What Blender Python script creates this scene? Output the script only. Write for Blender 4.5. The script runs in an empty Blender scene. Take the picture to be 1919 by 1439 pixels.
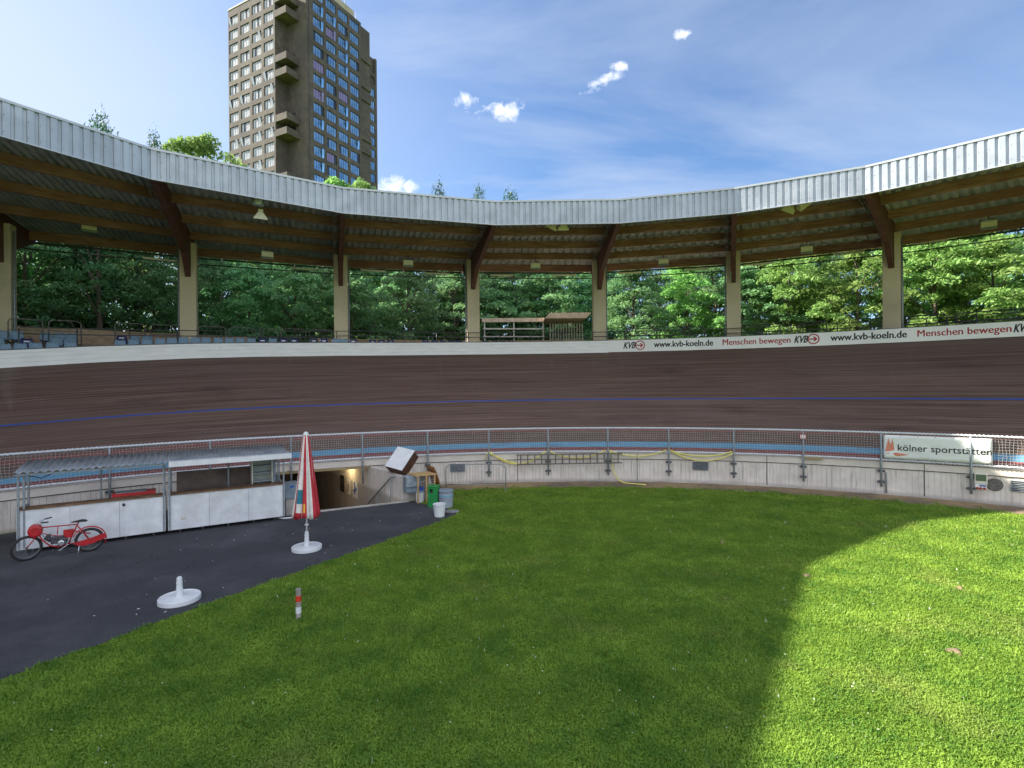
import bpy, bmesh, math, random
import numpy as np
from mathutils import Vector, Matrix
random.seed(7); rng = np.random.default_rng(7)
S = bpy.context.scene
COL = S.collection
PI = math.pi; sin = math.sin; cos = math.cos; rad = math.radians

# ------------------------------------------------------------------ camera
FPX, ROLL, PITCH, CH = 975.0, -0.0084, 0.001, 4.8
def _dir(x, z):
    c, s = cos(ROLL), sin(ROLL); x, z = c*x-s*z, s*x+c*z
    y = 1.0 if True else 0
    return x, z
def raydir(px, py):
    x = (px-959.5)/FPX; z = -(py-719.5)/FPX
    x, z = _dir(x, z)
    c, s = cos(PITCH), sin(PITCH)
    return Vector((x, c-s*z, s+c*z))
def P(px, py, z=0.0):
    d = raydir(px, py); t = (z-CH)/d.z
    return Vector((d.x*t, d.y*t, z))
def D(px, py, y):
    d = raydir(px, py); t = y/d.y
    return Vector((d.x*t, y, CH+d.z*t))
cam = bpy.data.cameras.new('camera'); cam.sensor_width = 36; cam.lens = FPX/1919*36
cam.clip_start = .1; cam.clip_end = 3000
camo = bpy.data.objects.new('camera', cam); COL.objects.link(camo)
c, s = cos(ROLL), sin(ROLL); cp, sp = cos(PITCH), sin(PITCH)
right = Vector((c, -s*sp, s*cp)); fwd = Vector((0, cp, sp)); up = right.cross(fwd)
camo.matrix_world = Matrix(((right.x, up.x, -fwd.x, 0), (right.y, up.y, -fwd.y, 0), (right.z, up.z, -fwd.z, CH), (0, 0, 0, 1)))
S.camera = camo

# ------------------------------------------------------------------ light
SUNV = Vector((-21.4, 6.3, 13.9)).normalized()
sun = bpy.data.lights.new('sun', 'SUN'); sun.energy = 5.0; sun.angle = rad(.55); sun.color = (1, .93, .80)
suno = bpy.data.objects.new('sun', sun); COL.objects.link(suno)
suno.rotation_euler = SUNV.to_track_quat('Z', 'Y').to_euler(); suno.location = SUNV*100
S.view_settings.view_transform = 'Standard'; S.view_settings.look = 'None'
S.view_settings.gamma = 1; S.view_settings.exposure = 1.80
W = bpy.data.worlds.new('World'); S.world = W; W.use_nodes = True
nt = W.node_tree; N = nt.nodes; L = nt.links; N.clear()
def node(tree, t, **kw):
    n = tree.nodes.new(t)
    for k, v in kw.items(): setattr(n, k, v)
    return n
def math_node(tree, op, a, b=None, clamp=False):
    n = tree.nodes.new('ShaderNodeMath'); n.operation = op; n.use_clamp = clamp
    for i, v in enumerate((a, b)):
        if v is None: continue
        if isinstance(v, (int, float)): n.inputs[i].default_value = v
        else: tree.links.new(v, n.inputs[i])
    return n.outputs[0]
def ramp(tree, fac, stops, interp='LINEAR'):
    n = tree.nodes.new('ShaderNodeValToRGB'); n.color_ramp.interpolation = interp
    e = n.color_ramp.elements
    while len(e) < len(stops): e.new(.5)
    for el, (p, cc) in zip(e, stops):
        el.position = p; el.color = (cc, cc, cc, 1) if isinstance(cc, (int, float)) else (*cc[:3], 1)
    tree.links.new(fac, n.inputs[0]); return n.outputs[0]
def mixc(tree, fac, a, b, mode='MIX'):
    n = tree.nodes.new('ShaderNodeMix'); n.data_type = 'RGBA'; n.blend_type = mode
    for i, v in ((0, fac), (6, a), (7, b)):
        if isinstance(v, (int, float)): n.inputs[i].default_value = v
        elif isinstance(v, tuple): n.inputs[i].default_value = (*v[:3], 1)
        else: tree.links.new(v, n.inputs[i])
    return n.outputs[2]
sky = node(nt, 'ShaderNodeTexSky', sky_type='NISHITA', sun_disc=False)
sky.sun_elevation = math.asin(SUNV.z); sky.sun_rotation = math.atan2(SUNV.x, SUNV.y) % (2*PI)
sky.altitude = 50; sky.air_density = 1.0; sky.dust_density = .6; sky.ozone_density = 2.0
tc = node(nt, 'ShaderNodeTexCoord'); gen = tc.outputs['Generated']
sep = node(nt, 'ShaderNodeSeparateXYZ'); L.new(gen, sep.inputs[0])
# thin streaky cirrus: direction projected on a high plane
zc = math_node(nt, 'MAXIMUM', sep.outputs[2], .08)
comb = node(nt, 'ShaderNodeCombineXYZ')
L.new(math_node(nt, 'DIVIDE', sep.outputs[0], zc), comb.inputs[0]); L.new(math_node(nt, 'DIVIDE', sep.outputs[1], zc), comb.inputs[1])
mp = node(nt, 'ShaderNodeMapping'); L.new(comb.outputs[0], mp.inputs[0]); mp.inputs['Scale'].default_value = (.55, 1.25, 1); mp.inputs['Rotation'].default_value = (0, 0, .5)
nz = node(nt, 'ShaderNodeTexNoise'); L.new(mp.outputs[0], nz.inputs[0]); nz.inputs['Scale'].default_value = .75; nz.inputs['Detail'].default_value = 9; nz.inputs['Roughness'].default_value = .58; nz.inputs['Distortion'].default_value = .7
cir = ramp(nt, nz.outputs[0], [(.38, .02), (.76, .85)])
# veil near the sun side (left)
dotn = node(nt, 'ShaderNodeVectorMath', operation='DOT_PRODUCT'); L.new(gen, dotn.inputs[0]); dotn.inputs[1].default_value = Vector((-.78, .60, .18)).normalized()
veil = ramp(nt, dotn.outputs['Value'], [(.55, 0), (.84, .45), (1, .95)])
nz2 = node(nt, 'ShaderNodeTexNoise'); L.new(mp.outputs[0], nz2.inputs[0]); nz2.inputs['Scale'].default_value = .5; nz2.inputs['Detail'].default_value = 6
veil = math_node(nt, 'MULTIPLY', veil, ramp(nt, nz2.outputs[0], [(.25, .45), (.7, 1)]))
thin = math_node(nt, 'MAXIMUM', math_node(nt, 'MULTIPLY', cir, ramp(nt, dotn.outputs['Value'], [(.1, .62), (.8, 1)])), veil, True)
col = mixc(nt, thin, mixc(nt, 1.0, sky.outputs[0], (.76, .93, 1.11), 'MULTIPLY'), (4.0, 4.45, 5.3))
# unseen bright broken cloud added behind the camera and overhead as fill light
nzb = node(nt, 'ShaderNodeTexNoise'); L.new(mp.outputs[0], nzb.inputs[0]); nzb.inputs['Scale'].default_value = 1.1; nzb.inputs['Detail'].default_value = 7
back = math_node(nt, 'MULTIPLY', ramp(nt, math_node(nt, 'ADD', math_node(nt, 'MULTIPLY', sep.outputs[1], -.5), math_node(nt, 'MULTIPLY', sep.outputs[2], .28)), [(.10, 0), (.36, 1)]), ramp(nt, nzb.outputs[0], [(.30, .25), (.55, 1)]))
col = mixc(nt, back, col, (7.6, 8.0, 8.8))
# small cumulus puffs
def puff(px, py, wpx, hpx, seed, tilt=0.0):
    d = raydir(px, py); Lr = d.length; d = d.normalized()
    rx = Vector((0, 0, 1)).cross(d) * -1; rx.normalize(); ry = rx.cross(d).normalized()
    rx, ry = rx*cos(tilt)+ry*sin(tilt), ry*cos(tilt)-rx*sin(tilt)
    wa = wpx/FPX/Lr*1.0; ha = hpx/FPX/Lr
    def dp(v):
        n = node(nt, 'ShaderNodeVectorMath', operation='DOT_PRODUCT'); L.new(gen, n.inputs[0]); n.inputs[1].default_value = v; return n.outputs['Value']
    a = math_node(nt, 'DIVIDE', dp(rx), wa); b = math_node(nt, 'DIVIDE', dp(ry), ha)
    r = math_node(nt, 'SQRT', math_node(nt, 'ADD', math_node(nt, 'MULTIPLY', a, a), math_node(nt, 'MULTIPLY', b, b)))
    front = math_node(nt, 'GREATER_THAN', dp(d), 0)
    n1 = node(nt, 'ShaderNodeTexNoise'); L.new(gen, n1.inputs[0]); n1.inputs['Scale'].default_value = 42; n1.inputs['Detail'].default_value = 8; n1.inputs['Roughness'].default_value = .62; n1.inputs['Distortion'].default_value = .5
    m = math_node(nt, 'SUBTRACT', math_node(nt, 'MULTIPLY', math_node(nt, 'SUBTRACT', n1.outputs[0], .5), 3.6), math_node(nt, 'SUBTRACT', r, .95))
    return math_node(nt, 'MULTIPLY', ramp(nt, m, [(.0, 0), (.5, .4), (1.2, .85)]), front)
cl = None
for a in [(942, 207, 44, 19, 1, .12), (872, 186, 22, 15, 2, 0), (1130, 152, 38, 11, 3, .3), (1163, 124, 18, 9, 4, 0), (1279, 66, 15, 8, 5, .1), (742, 348, 40, 16, 6, 0)]:
    p_ = puff(*a); cl = p_ if cl is None else math_node(nt, 'MAXIMUM', cl, p_)
col = mixc(nt, cl, col, (7.6, 7.7, 8.0))
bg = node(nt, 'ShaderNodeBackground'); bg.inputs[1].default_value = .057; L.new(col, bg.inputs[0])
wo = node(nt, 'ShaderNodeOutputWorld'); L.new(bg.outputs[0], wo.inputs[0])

# ------------------------------------------------------------------ helpers
WM = {}     # world matrices of roots
def tag(o, label=None, cat=None, group=None, kind=None):
    if label: o['label'] = label
    if cat: o['category'] = cat
    if group: o['group'] = group
    if kind: o['kind'] = kind
    return o
def thing(name, label, cat, loc, rz=0.0, group=None):
    o = bpy.data.objects.new(name, None); COL.objects.link(o); o.empty_display_size = .2
    o.location = loc; o.rotation_euler = (0, 0, rz)
    WM[o.name] = Matrix.Translation(Vector(loc)) @ Matrix.Rotation(rz, 4, 'Z')
    return tag(o, label, cat, group)
def kids(o): return [x for x in COL.objects if x.parent == o]
def copy_tree(o, loc, rz=0.0, label=None, _kids=None):
    cc = o.copy(); COL.objects.link(cc); cc.location = loc; cc.rotation_euler = (0, 0, rz)
    if label: cc['label'] = label
    for ch in (kids(o) if _kids is None else _kids):
        k = ch.copy(); COL.objects.link(k); k.parent = cc
        for g in kids(ch):
            q = g.copy(); COL.objects.link(q); q.parent = k
    return cc
class MB:
    def __init__(self): self.v = []; self.f = []; self.uv = []; self.mi = []; self.m = 0; self.sm = []; self.smooth = False
    def add(self, vs, fs, uvs=None):
        b = len(self.v); self.v += [Vector(p) for p in vs]
        for i, f in enumerate(fs):
            self.f.append([b+k for k in f]); self.mi.append(self.m); self.sm.append(self.smooth)
            self.uv.append(uvs[i] if uvs else [(0, 0)]*len(f))
        return self
    def box(self, ctr, size, rz=0.0, rot=None):
        h = [x/2 for x in size]; M = rot if rot is not None else Matrix.Rotation(rz, 3, 'Z'); c0 = Vector(ctr)
        vs = [c0 + M @ Vector((sx*h[0], sy*h[1], sz*h[2])) for sz in (-1, 1) for sy in (-1, 1) for sx in (-1, 1)]
        return self.add(vs, [(0, 2, 3, 1), (4, 5, 7, 6), (0, 1, 5, 4), (2, 6, 7, 3), (0, 4, 6, 2), (1, 3, 7, 5)])
    def par(self, o, a, b, c):
        o, a, b, c = map(Vector, (o, a, b, c))
        if a.cross(b).dot(c) < 0: a, b = b, a
        vs = [o, o+a, o+b, o+a+b, o+c, o+a+c, o+b+c, o+a+b+c]
        return self.add(vs, [(0, 2, 3, 1), (4, 5, 7, 6), (0, 1, 5, 4), (2, 6, 7, 3), (0, 4, 6, 2), (1, 3, 7, 5)])
    def beam(self, p, q, w, h, upv=(0, 0, 1)):
        p, q = Vector(p), Vector(q); d = (q-p); s_ = d.cross(Vector(upv)).normalized(); u = s_.cross(d).normalized()
        return self.par(p - s_*w/2 - u*h/2, s_*w, d, u*h)
    def tube(self, pts, r, n=8, cap=True, closed=False):
        pts = [Vector(p) for p in pts]; m = len(pts)
        rs = r if isinstance(r, (list, tuple)) else [r]*m
        t0 = (pts[1]-pts[0]).normalized(); ref = Vector((0, 0, 1)) if abs(t0.z) < .9 else Vector((1, 0, 0))
        u = t0.cross(ref).normalized(); vs = []
        for i, p in enumerate(pts):
            if closed: t = (pts[(i+1) % m]-pts[i-1]).normalized()
            else: t = (pts[min(i+1, m-1)]-pts[max(i-1, 0)]).normalized()
            u = (u - t*u.dot(t)).normalized(); w = t.cross(u)
            for k in range(n):
                a = 2*PI*k/n; vs.append(p + (u*cos(a)+w*sin(a))*rs[i])
        fs = []
        for i in range(m if closed else m-1):
            j = (i+1) % m
            for k in range(n): fs.append((i*n+k, i*n+(k+1) % n, j*n+(k+1) % n, j*n+k))
        if cap and not closed: fs += [tuple(range(n))[::-1], tuple((m-1)*n+k for k in range(n))]
        s0 = self.smooth; self.smooth = True; self.add(vs, fs); self.smooth = s0
        return self
    def lathe(self, prof, ctr=(0, 0, 0), n=24, rot=None, fn=None):
        c0 = Vector(ctr); vs = []; fs = []
        for i, (r, z) in enumerate(prof):
            for k in range(n):
                a = 2*PI*k/n; rr = fn(r, z, a) if fn else r
                p = Vector((rr*cos(a), rr*sin(a), z)); vs.append(c0 + (rot @ p if rot is not None else p))
        for i in range(len(prof)-1):
            for k in range(n): fs.append((i*n+k, i*n+(k+1) % n, (i+1)*n+(k+1) % n, (i+1)*n+k))
        fs.append(tuple(range(n))[::-1]); fs.append(tuple((len(prof)-1)*n+k for k in range(n)))
        return self.add(vs, fs)
    def prism(self, poly, o, ax, ay, n_, th):
        o, ax, ay, n_ = map(Vector, (o, ax, ay, n_)); k = len(poly)
        a = [o+ax*x+ay*y-n_*th/2 for x, y in poly]; b = [p+n_*th for p in a]
        fs = [tuple(range(k))[::-1], tuple(range(k, 2*k))] + [(i, (i+1) % k, k+(i+1) % k, k+i) for i in range(k)]
        return self.add(a+b, fs)
    def build(self, name, mats, parent=None, local=False, base=True, fix=True, bevel=0):
        me = bpy.data.meshes.new(name)
        if not isinstance(mats, (list, tuple)): mats = [mats]
        for m_ in mats: me.materials.append(m_)
        V = self.v
        o = bpy.data.objects.new(name, me)
        if parent is not None:
            o.parent = parent
            if not local:
                r = parent
                M = WM[r.name] if r.name in WM else WM[parent.parent.name]
                inv = M.inverted(); V = [inv @ p for p in V]
        elif not local and base and V:
            xs = [p.x for p in V]; ys = [p.y for p in V]; z0 = min(p.z for p in V)
            org = Vector(((min(xs)+max(xs))/2, (min(ys)+max(ys))/2, z0)); V = [p-org for p in V]; o.location = org
        me.from_pydata([tuple(p) for p in V], [], self.f)
        me.polygons.foreach_set('material_index', self.mi); me.polygons.foreach_set('use_smooth', self.sm)
        uvl = me.uv_layers.new(name='UVMap'); fl = [x for f in self.uv for uvv in f for x in uvv]
        if len(fl) == len(uvl.data)*2: uvl.data.foreach_set('uv', fl)
        me.update()
        if fix:
            bm = bmesh.new(); bm.from_mesh(me)
            bmesh.ops.recalc_face_normals(bm, faces=bm.faces); bm.to_mesh(me); bm.free()
        COL.objects.link(o)
        if parent is not None and o.parent.parent is not None: pass
        if bevel:
            b = o.modifiers.new('bevel', 'BEVEL'); b.width = bevel; b.segments = 2; b.limit_method = 'ANGLE'
        return o
def sub(mb, name, mats, part, **k):
    """part of a part: same local frame as the thing"""
    return mb.build(name, mats, part, **k)

def mat(name, c1, c2=None, scale=4.0, rough=.75, bump=0.0, bscale=None, metal=0.0, stretch=(1, 1, 1), coord='Object', detail=6, spec=.5, lo=.35, hi=.65, c3=None, s3=.6, dirt=0.0, trans=0.0):
    m = bpy.data.materials.new(name); m.use_nodes = True; t = m.node_tree
    b = t.nodes['Principled BSDF']; b.inputs['Roughness'].default_value = rough; b.inputs['Metallic'].default_value = metal
    b.inputs['Specular IOR Level'].default_value = spec
    if c2 is None and not bump:
        b.inputs['Base Color'].default_value = (*c1, 1); return m
    tcn = node(t, 'ShaderNodeTexCoord'); mpn = node(t, 'ShaderNodeMapping'); t.links.new(tcn.outputs[coord], mpn.inputs[0]); mpn.inputs['Scale'].default_value = stretch
    if c2 is not None:
        n = node(t, 'ShaderNodeTexNoise'); n.inputs['Scale'].default_value = scale; n.inputs['Detail'].default_value = detail; n.inputs['Roughness'].default_value = .62
        t.links.new(mpn.outputs[0], n.inputs[0]); cc = ramp(t, n.outputs[0], [(lo, c1), (hi, c2)])
        if c3 is not None:
            n3 = node(t, 'ShaderNodeTexNoise'); n3.inputs['Scale'].default_value = s3; n3.inputs['Detail'].default_value = 5; t.links.new(tcn.outputs[coord], n3.inputs[0])
            cc = mixc(t, ramp(t, n3.outputs[0], [(.42, 0), (.68, .8)]), cc, c3)
        t.links.new(cc, b.inputs['Base Color'])
    else: b.inputs['Base Color'].default_value = (*c1, 1)
    if bump:
        nb = node(t, 'ShaderNodeTexNoise'); nb.inputs['Scale'].default_value = bscale or scale*3; nb.inputs['Detail'].default_value = 5; t.links.new(mpn.outputs[0], nb.inputs[0])
        bp = node(t, 'ShaderNodeBump'); bp.inputs['Strength'].default_value = bump; bp.inputs['Distance'].default_value = .02
        t.links.new(nb.outputs[0], bp.inputs['Height']); t.links.new(bp.outputs[0], b.inputs['Normal'])
    return m

# ------------------------------------------------------------------ materials
M = {}
M['steel'] = mat('galvanised_steel', (.20, .23, .26), (.32, .35, .38), 9, .5, metal=.35)
M['steel_dark'] = mat('dark_steel', (.05, .055, .06), (.09, .09, .095), 9, .55, metal=.3)
M['rail_white'] = mat('white_rail', (.45, .48, .54), (.62, .65, .70), 14, .5)
M['rope'] = mat('white_rope', (.55, .56, .60), (.75, .75, .76), 20, .9)
M['net'] = mat('pale_net', (.36, .36, .36), (.50, .48, .46), 8, .9)
M['column'] = mat('tan_concrete', (.48, .40, .28), (.70, .60, .43), 30, .9, .35, 60, lo=.3, hi=.7, c3=(.42, .35, .25), s3=.5)
M['glulam'] = mat('brown_glulam', (.085, .028, .026), (.14, .055, .044), 2.2, .65, .2, 20, stretch=(1, 1, 5))
M['purlin'] = mat('weathered_purlin', (.22, .10, .088), (.43, .235, .20), 1.6, .75, .3, 12, stretch=(.7, .7, 6), c3=(.22, .10, .075), s3=.35)
M['sheet'] = mat('grey_roof_sheet', (.30, .34, .37), (.50, .53, .56), 1.2, .55, metal=.2)
M['fascia'] = mat('pale_fascia', (.35, .39, .455), (.42, .46, .52), .5, .42, metal=.25, detail=3, c3=(.30, .33, .38), s3=1.4)
M['flash'] = mat('fascia_trim', (.42, .44, .47), (.48, .50, .53), 1, .4, metal=.3)
M['cream'] = mat('cream_lamp_face', (.76, .72, .58), (.85, .80, .66), 5, .5)
M['white_paint'] = mat('white_paint', (.60, .62, .66), (.77, .78, .81), 2.5, .5, c3=(.56, .55, .54), s3=1.9, detail=10)
M['white_plastic'] = mat('white_plastic', (.66, .67, .70), (.76, .77, .79), 3, .4)
M['plastic_base'] = mat('white_base_plastic', (.60, .62, .66), (.72, .73, .76), 2.5, .5, .1, 30)
M['wood_top'] = mat('worn_timber_top', (.10, .055, .030), (.24, .14, .08), 3, .7, .3, 20, stretch=(1, 1, 1))
M['light_wood'] = mat('light_wood', (.42, .26, .11), (.55, .36, .17), 4, .6)
M['brown_wood'] = mat('dark_brown_board', (.06, .025, .015), (.11, .05, .03), 3, .5)
M['orange_wood'] = mat('orange_brown_veneer', (.20, .08, .025), (.30, .13, .04), 3, .5)
M['red'] = mat('red_paint', (.36, .010, .015), (.50, .018, .022), 7, .38)
M['red_cloth'] = mat('red_canvas', (.40, .018, .032), (.52, .034, .052), 5, .85)
M['white_cloth'] = mat('white_canvas', (.62, .58, .55), (.76, .72, .70), 5, .9)
M['teal_cloth'] = mat('teal_canvas', (.02, .16, .22), (.03, .2, .26), 5, .85)
M['yellow'] = mat('yellow_print', (.75, .45, .03))
M['black'] = mat('black_rubber', (.012, .012, .014), (.022, .022, .024), 8, .6)
M['chrome'] = mat('bright_metal', (.6, .62, .65), (.7, .72, .75), 8, .25, metal=.85)
M['engine'] = mat('engine_metal', (.03, .03, .035), (.12, .12, .13), 18, .45, metal=.5)
M['seat_faded'] = mat('faded_blue_plastic', (.12, .20, .29), (.18, .28, .38), 6, .55)
M['seat_navy'] = mat('navy_plastic', (.008, .012, .075), (.014, .02, .11), 6, .45)
M['seat_mark'] = mat('white_mark', (.7, .72, .78))
M['concrete'] = mat('plain_concrete', (.38, .345, .315), (.52, .475, .435), 2.5, .9, .25, 25, c3=(.22, .205, .19), s3=.8)
M['tan_soffit'] = mat('tan_soffit', (.28, .21, .11), (.36, .28, .15), 2, .9)
M['terrace'] = mat('terrace_concrete', (.20, .165, .12), (.30, .25, .19), 1.5, .9, .2, 20)
M['green'] = mat('green_bin_paint', (.012, .20, .045), (.02, .26, .06), 4, .4)
M['greyplastic'] = mat('grey_plastic', (.16, .21, .26), (.23, .28, .33), 4, .5)
M['cover'] = mat('crumpled_grey_cover', (.18, .22, .26), (.30, .34, .38), 5, .5, .8, 7)
M['bluepaint'] = mat('blue_paint', (.02, .07, .35), (.03, .1, .42), 4, .5)
M['hose'] = mat('yellow_hose', (.68, .60, .12), (.80, .72, .18), 5, .5)
M['fridge'] = mat('fridge_cream', (.58, .56, .48), (.68, .66, .58), 3, .4)
M['fridge_in'] = mat('fridge_inner', (.34, .40, .36), (.42, .48, .44), 3, .3)
M['dark'] = mat('dark_inside', (.02, .02, .022), (.035, .035, .038), 3, .8)
M['soil'] = mat('bare_soil', (.09, .065, .048), (.19, .14, .10), 3.2, .95, .5, 18, c3=(.36, .25, .11), s3=.38)
M['asphalt_old'] = mat('dark_asphalt', (.024, .027, .037), (.060, .064, .078), 38, .85, .5, 90, c3=(.070, .074, .09), s3=.35, detail=10)
M['bark'] = mat('bark', (.07, .055, .04), (.16, .13, .10), 6, .9, .5, 20, stretch=(1, 1, .25))
M['parapet'] = mat('parapet_timber', (.32, .22, .14), (.50, .37, .25), 2.5, .85, .3, 10, stretch=(1, 1, 6))
M['shelter_wood'] = mat('grey_brown_timber', (.40, .30, .22), (.60, .48, .38), 2.5, .8, .2, 14)
M['slat'] = mat('pale_slat', (.42, .38, .34), (.58, .54, .5), 3, .8)
M['ink'] = mat('dark_lettering', (.012, .014, .018), rough=.6)
M['redink'] = mat('red_lettering', (.33, .008, .018), rough=.6)
M['salmon'] = mat('salmon_print', (.58, .20, .13), rough=.6)
M['vinyl'] = mat('banner_vinyl', (.60, .62, .60), (.70, .71, .69), 1.2, .55, .15, 3)
M['bannerwhite'] = mat('long_banner', (.70, .69, .69), (.78, .77, .77), .7, .6)
M['stone'] = mat('grey_stone', (.15, .15, .15), (.25, .25, .25), 6, .9)
M['clover'] = mat('white_daisy', (.6, .62, .5), rough=.8)
def asphalt_mat():
    m = bpy.data.materials.new('dark_asphalt'); m.use_nodes = True; t = m.node_tree; b = t.nodes['Principled BSDF']; b.inputs['Roughness'].default_value = .82; b.inputs['Specular IOR Level'].default_value = .3
    g = node(t, 'ShaderNodeNewGeometry').outputs['Position']
    def nz_(s_, d=8, r=.7, dist=0):
        n = node(t, 'ShaderNodeTexNoise'); n.inputs['Scale'].default_value = s_; n.inputs['Detail'].default_value = d; n.inputs['Roughness'].default_value = r; n.inputs['Distortion'].default_value = dist; t.links.new(g, n.inputs[0]); return n.outputs[0]
    v = node(t, 'ShaderNodeTexVoronoi'); v.inputs['Scale'].default_value = 55; t.links.new(g, v.inputs[0])
    cc = ramp(t, nz_(24, 6, .8), [(.32, (.022, .023, .029)), (.68, (.066, .067, .077))])
    cc = mixc(t, ramp(t, v.outputs['Distance'], [(.10, .55), (.22, 0)]), cc, (.11, .11, .12))
    cc = mixc(t, ramp(t, nz_(.5, 7, .65), [(.46, 0), (.70, .75)]), cc, (.085, .085, .095))
    cc = mixc(t, ramp(t, nz_(.9, 6, .7, 1.2), [(.60, 0), (.72, .6)]), cc, (.022, .022, .028))
    vc = node(t, 'ShaderNodeTexVoronoi', feature='DISTANCE_TO_EDGE'); vc.inputs['Scale'].default_value = .42
    wv = node(t, 'ShaderNodeVectorMath', operation='ADD'); t.links.new(g, wv.inputs[0]); nn = node(t, 'ShaderNodeTexNoise'); nn.inputs['Scale'].default_value = 1.6; nn.inputs['Detail'].default_value = 6; t.links.new(g, nn.inputs[0]); t.links.new(nn.outputs[1], wv.inputs[1]); t.links.new(wv.outputs[0], vc.inputs[0])
    cc = mixc(t, math_node(t, 'MULTIPLY', math_node(t, 'LESS_THAN', vc.outputs[0], .006), ramp(t, nz_(.35, 2), [(.48, 0), (.56, .8)])), cc, (.010, .010, .012))
    t.links.new(cc, b.inputs['Base Color']); bp = node(t, 'ShaderNodeBump'); bp.inputs['Strength'].default_value = .6; bp.inputs['Distance'].default_value = .008
    t.links.new(nz_(60, 4), bp.inputs['Height']); t.links.new(bp.outputs[0], b.inputs['Normal']); return m
M['asphalt'] = asphalt_mat()
M['hoop'] = mat('dull_rail_steel', (.11, .10, .095), (.20, .185, .17), 9, .6, metal=.2)
M['bracket'] = mat('bracket_steel', (.11, .12, .14), (.17, .18, .2), 9, .5, metal=.3)
def emis(name, c_, st):
    m = bpy.data.materials.new(name); m.use_nodes = True; b = m.node_tree.nodes['Principled BSDF']
    b.inputs['Base Color'].default_value = (*c_, 1); b.inputs['Emission Color'].default_value = (*c_, 1); b.inputs['Emission Strength'].default_value = st; return m
M['lamp_on'] = emis('lit_tube', (1, .78, .35), 3.0)
def mow(t, cc):
    g = node(t, 'ShaderNodeNewGeometry').outputs['Position']; sb = node(t, 'ShaderNodeVectorMath', operation='SUBTRACT'); t.links.new(g, sb.inputs[0]); sb.inputs[1].default_value = (1.5, -1.5, 0)
    ln = node(t, 'ShaderNodeVectorMath', operation='LENGTH'); t.links.new(sb.outputs[0], ln.inputs[0])
    n = node(t, 'ShaderNodeTexNoise'); n.inputs['Scale'].default_value = .25; t.links.new(g, n.inputs[0])
    ph = math_node(t, 'ADD', math_node(t, 'MULTIPLY', ln.outputs['Value'], 2.6), math_node(t, 'MULTIPLY', n.outputs[0], 3.0))
    band = ramp(t, math_node(t, 'ADD', math_node(t, 'MULTIPLY', math_node(t, 'SINE', ph), .5), .5), [(.2, 0), (.8, 1)])
    n2 = node(t, 'ShaderNodeTexNoise'); n2.inputs['Scale'].default_value = .55; n2.inputs['Detail'].default_value = 6; t.links.new(g, n2.inputs[0])
    cc = mixc(t, math_node(t, 'MULTIPLY', band, .17), cc, (.062, .13, .014))
    return mixc(t, ramp(t, n2.outputs[0], [(.56, 0), (.74, .40)]), cc, (.34, .31, .12))
def leafmat(name, c1, c2, tr=.35, scale=.45):
    m = bpy.data.materials.new(name); m.use_nodes = True; t = m.node_tree; b = t.nodes['Principled BSDF']
    tcn = node(t, 'ShaderNodeTexCoord'); n = node(t, 'ShaderNodeTexNoise'); n.inputs['Scale'].default_value = scale; n.inputs['Detail'].default_value = 8; n.inputs['Roughness'].default_value = .8
    t.links.new(tcn.outputs['Object'], n.inputs[0]); oi = node(t, 'ShaderNodeObjectInfo')
    cc = ramp(t, n.outputs[0], [(.36, c1), (.64, c2)])
    if name == 'grass_blades': cc = mow(t, cc)
    hs = node(t, 'ShaderNodeHueSaturation'); t.links.new(cc, hs.inputs['Color'])
    t.links.new(math_node(t, 'ADD', math_node(t, 'MULTIPLY', oi.outputs['Random'], .05), .475), hs.inputs['Hue'])
    t.links.new(math_node(t, 'ADD', math_node(t, 'MULTIPLY', oi.outputs['Random'], .5), .75), hs.inputs['Value'])
    t.links.new(hs.outputs[0], b.inputs['Base Color']); b.inputs['Roughness'].default_value = .6; b.inputs['Specular IOR Level'].default_value = .25
    tl = node(t, 'ShaderNodeBsdfTranslucent'); t.links.new(hs.outputs[0], tl.inputs[0]); mx = node(t, 'ShaderNodeMixShader'); mx.inputs[0].default_value = tr
    t.links.new(b.outputs[0], mx.inputs[1]); t.links.new(tl.outputs[0], mx.inputs[2]); t.links.new(mx.outputs[0], t.nodes['Material Output'].inputs[0]); return m
M['leaf_a'] = leafmat('locust_leaves', (.10, .25, .12), (.28, .48, .20), .38)
M['leaf_b'] = leafmat('deep_green_leaves', (.07, .20, .10), (.18, .35, .14), .3)
M['leaf_d'] = leafmat('dark_tip_leaves', (.03, .08, .035), (.09, .17, .06), .12)
M['leaf_c'] = leafmat('yellow_green_leaves', (.15, .30, .08), (.34, .50, .15), .42)
M['grass'] = leafmat('grass_blades', (.085, .195, .026), (.31, .435, .062), .42, .9)

def uvmat(name, fn, rough=.8, spec=.3):
    m = bpy.data.materials.new(name); m.use_nodes = True; t = m.node_tree; b = t.nodes['Principled BSDF']; b.inputs['Roughness'].default_value = rough; b.inputs['Specular IOR Level'].default_value = spec
    tcn = node(t, 'ShaderNodeTexCoord'); sp_ = node(t, 'ShaderNodeSeparateXYZ'); t.links.new(tcn.outputs['UV'], sp_.inputs[0])
    def noise(scale, sx=1, sy=1, detail=6, rg=.6, off=0):
        mm = node(t, 'ShaderNodeMapping'); t.links.new(tcn.outputs['UV'], mm.inputs[0]); mm.inputs['Scale'].default_value = (sx, sy, 1); mm.inputs['Location'].default_value = (off, off*1.7, 0)
        n = node(t, 'ShaderNodeTexNoise'); n.inputs['Scale'].default_value = scale; n.inputs['Detail'].default_value = detail; n.inputs['Roughness'].default_value = rg; t.links.new(mm.outputs[0], n.inputs[0]); return n.outputs[0]
    fn(t, b, sp_.outputs[0], sp_.outputs[1], noise); return m
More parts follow.
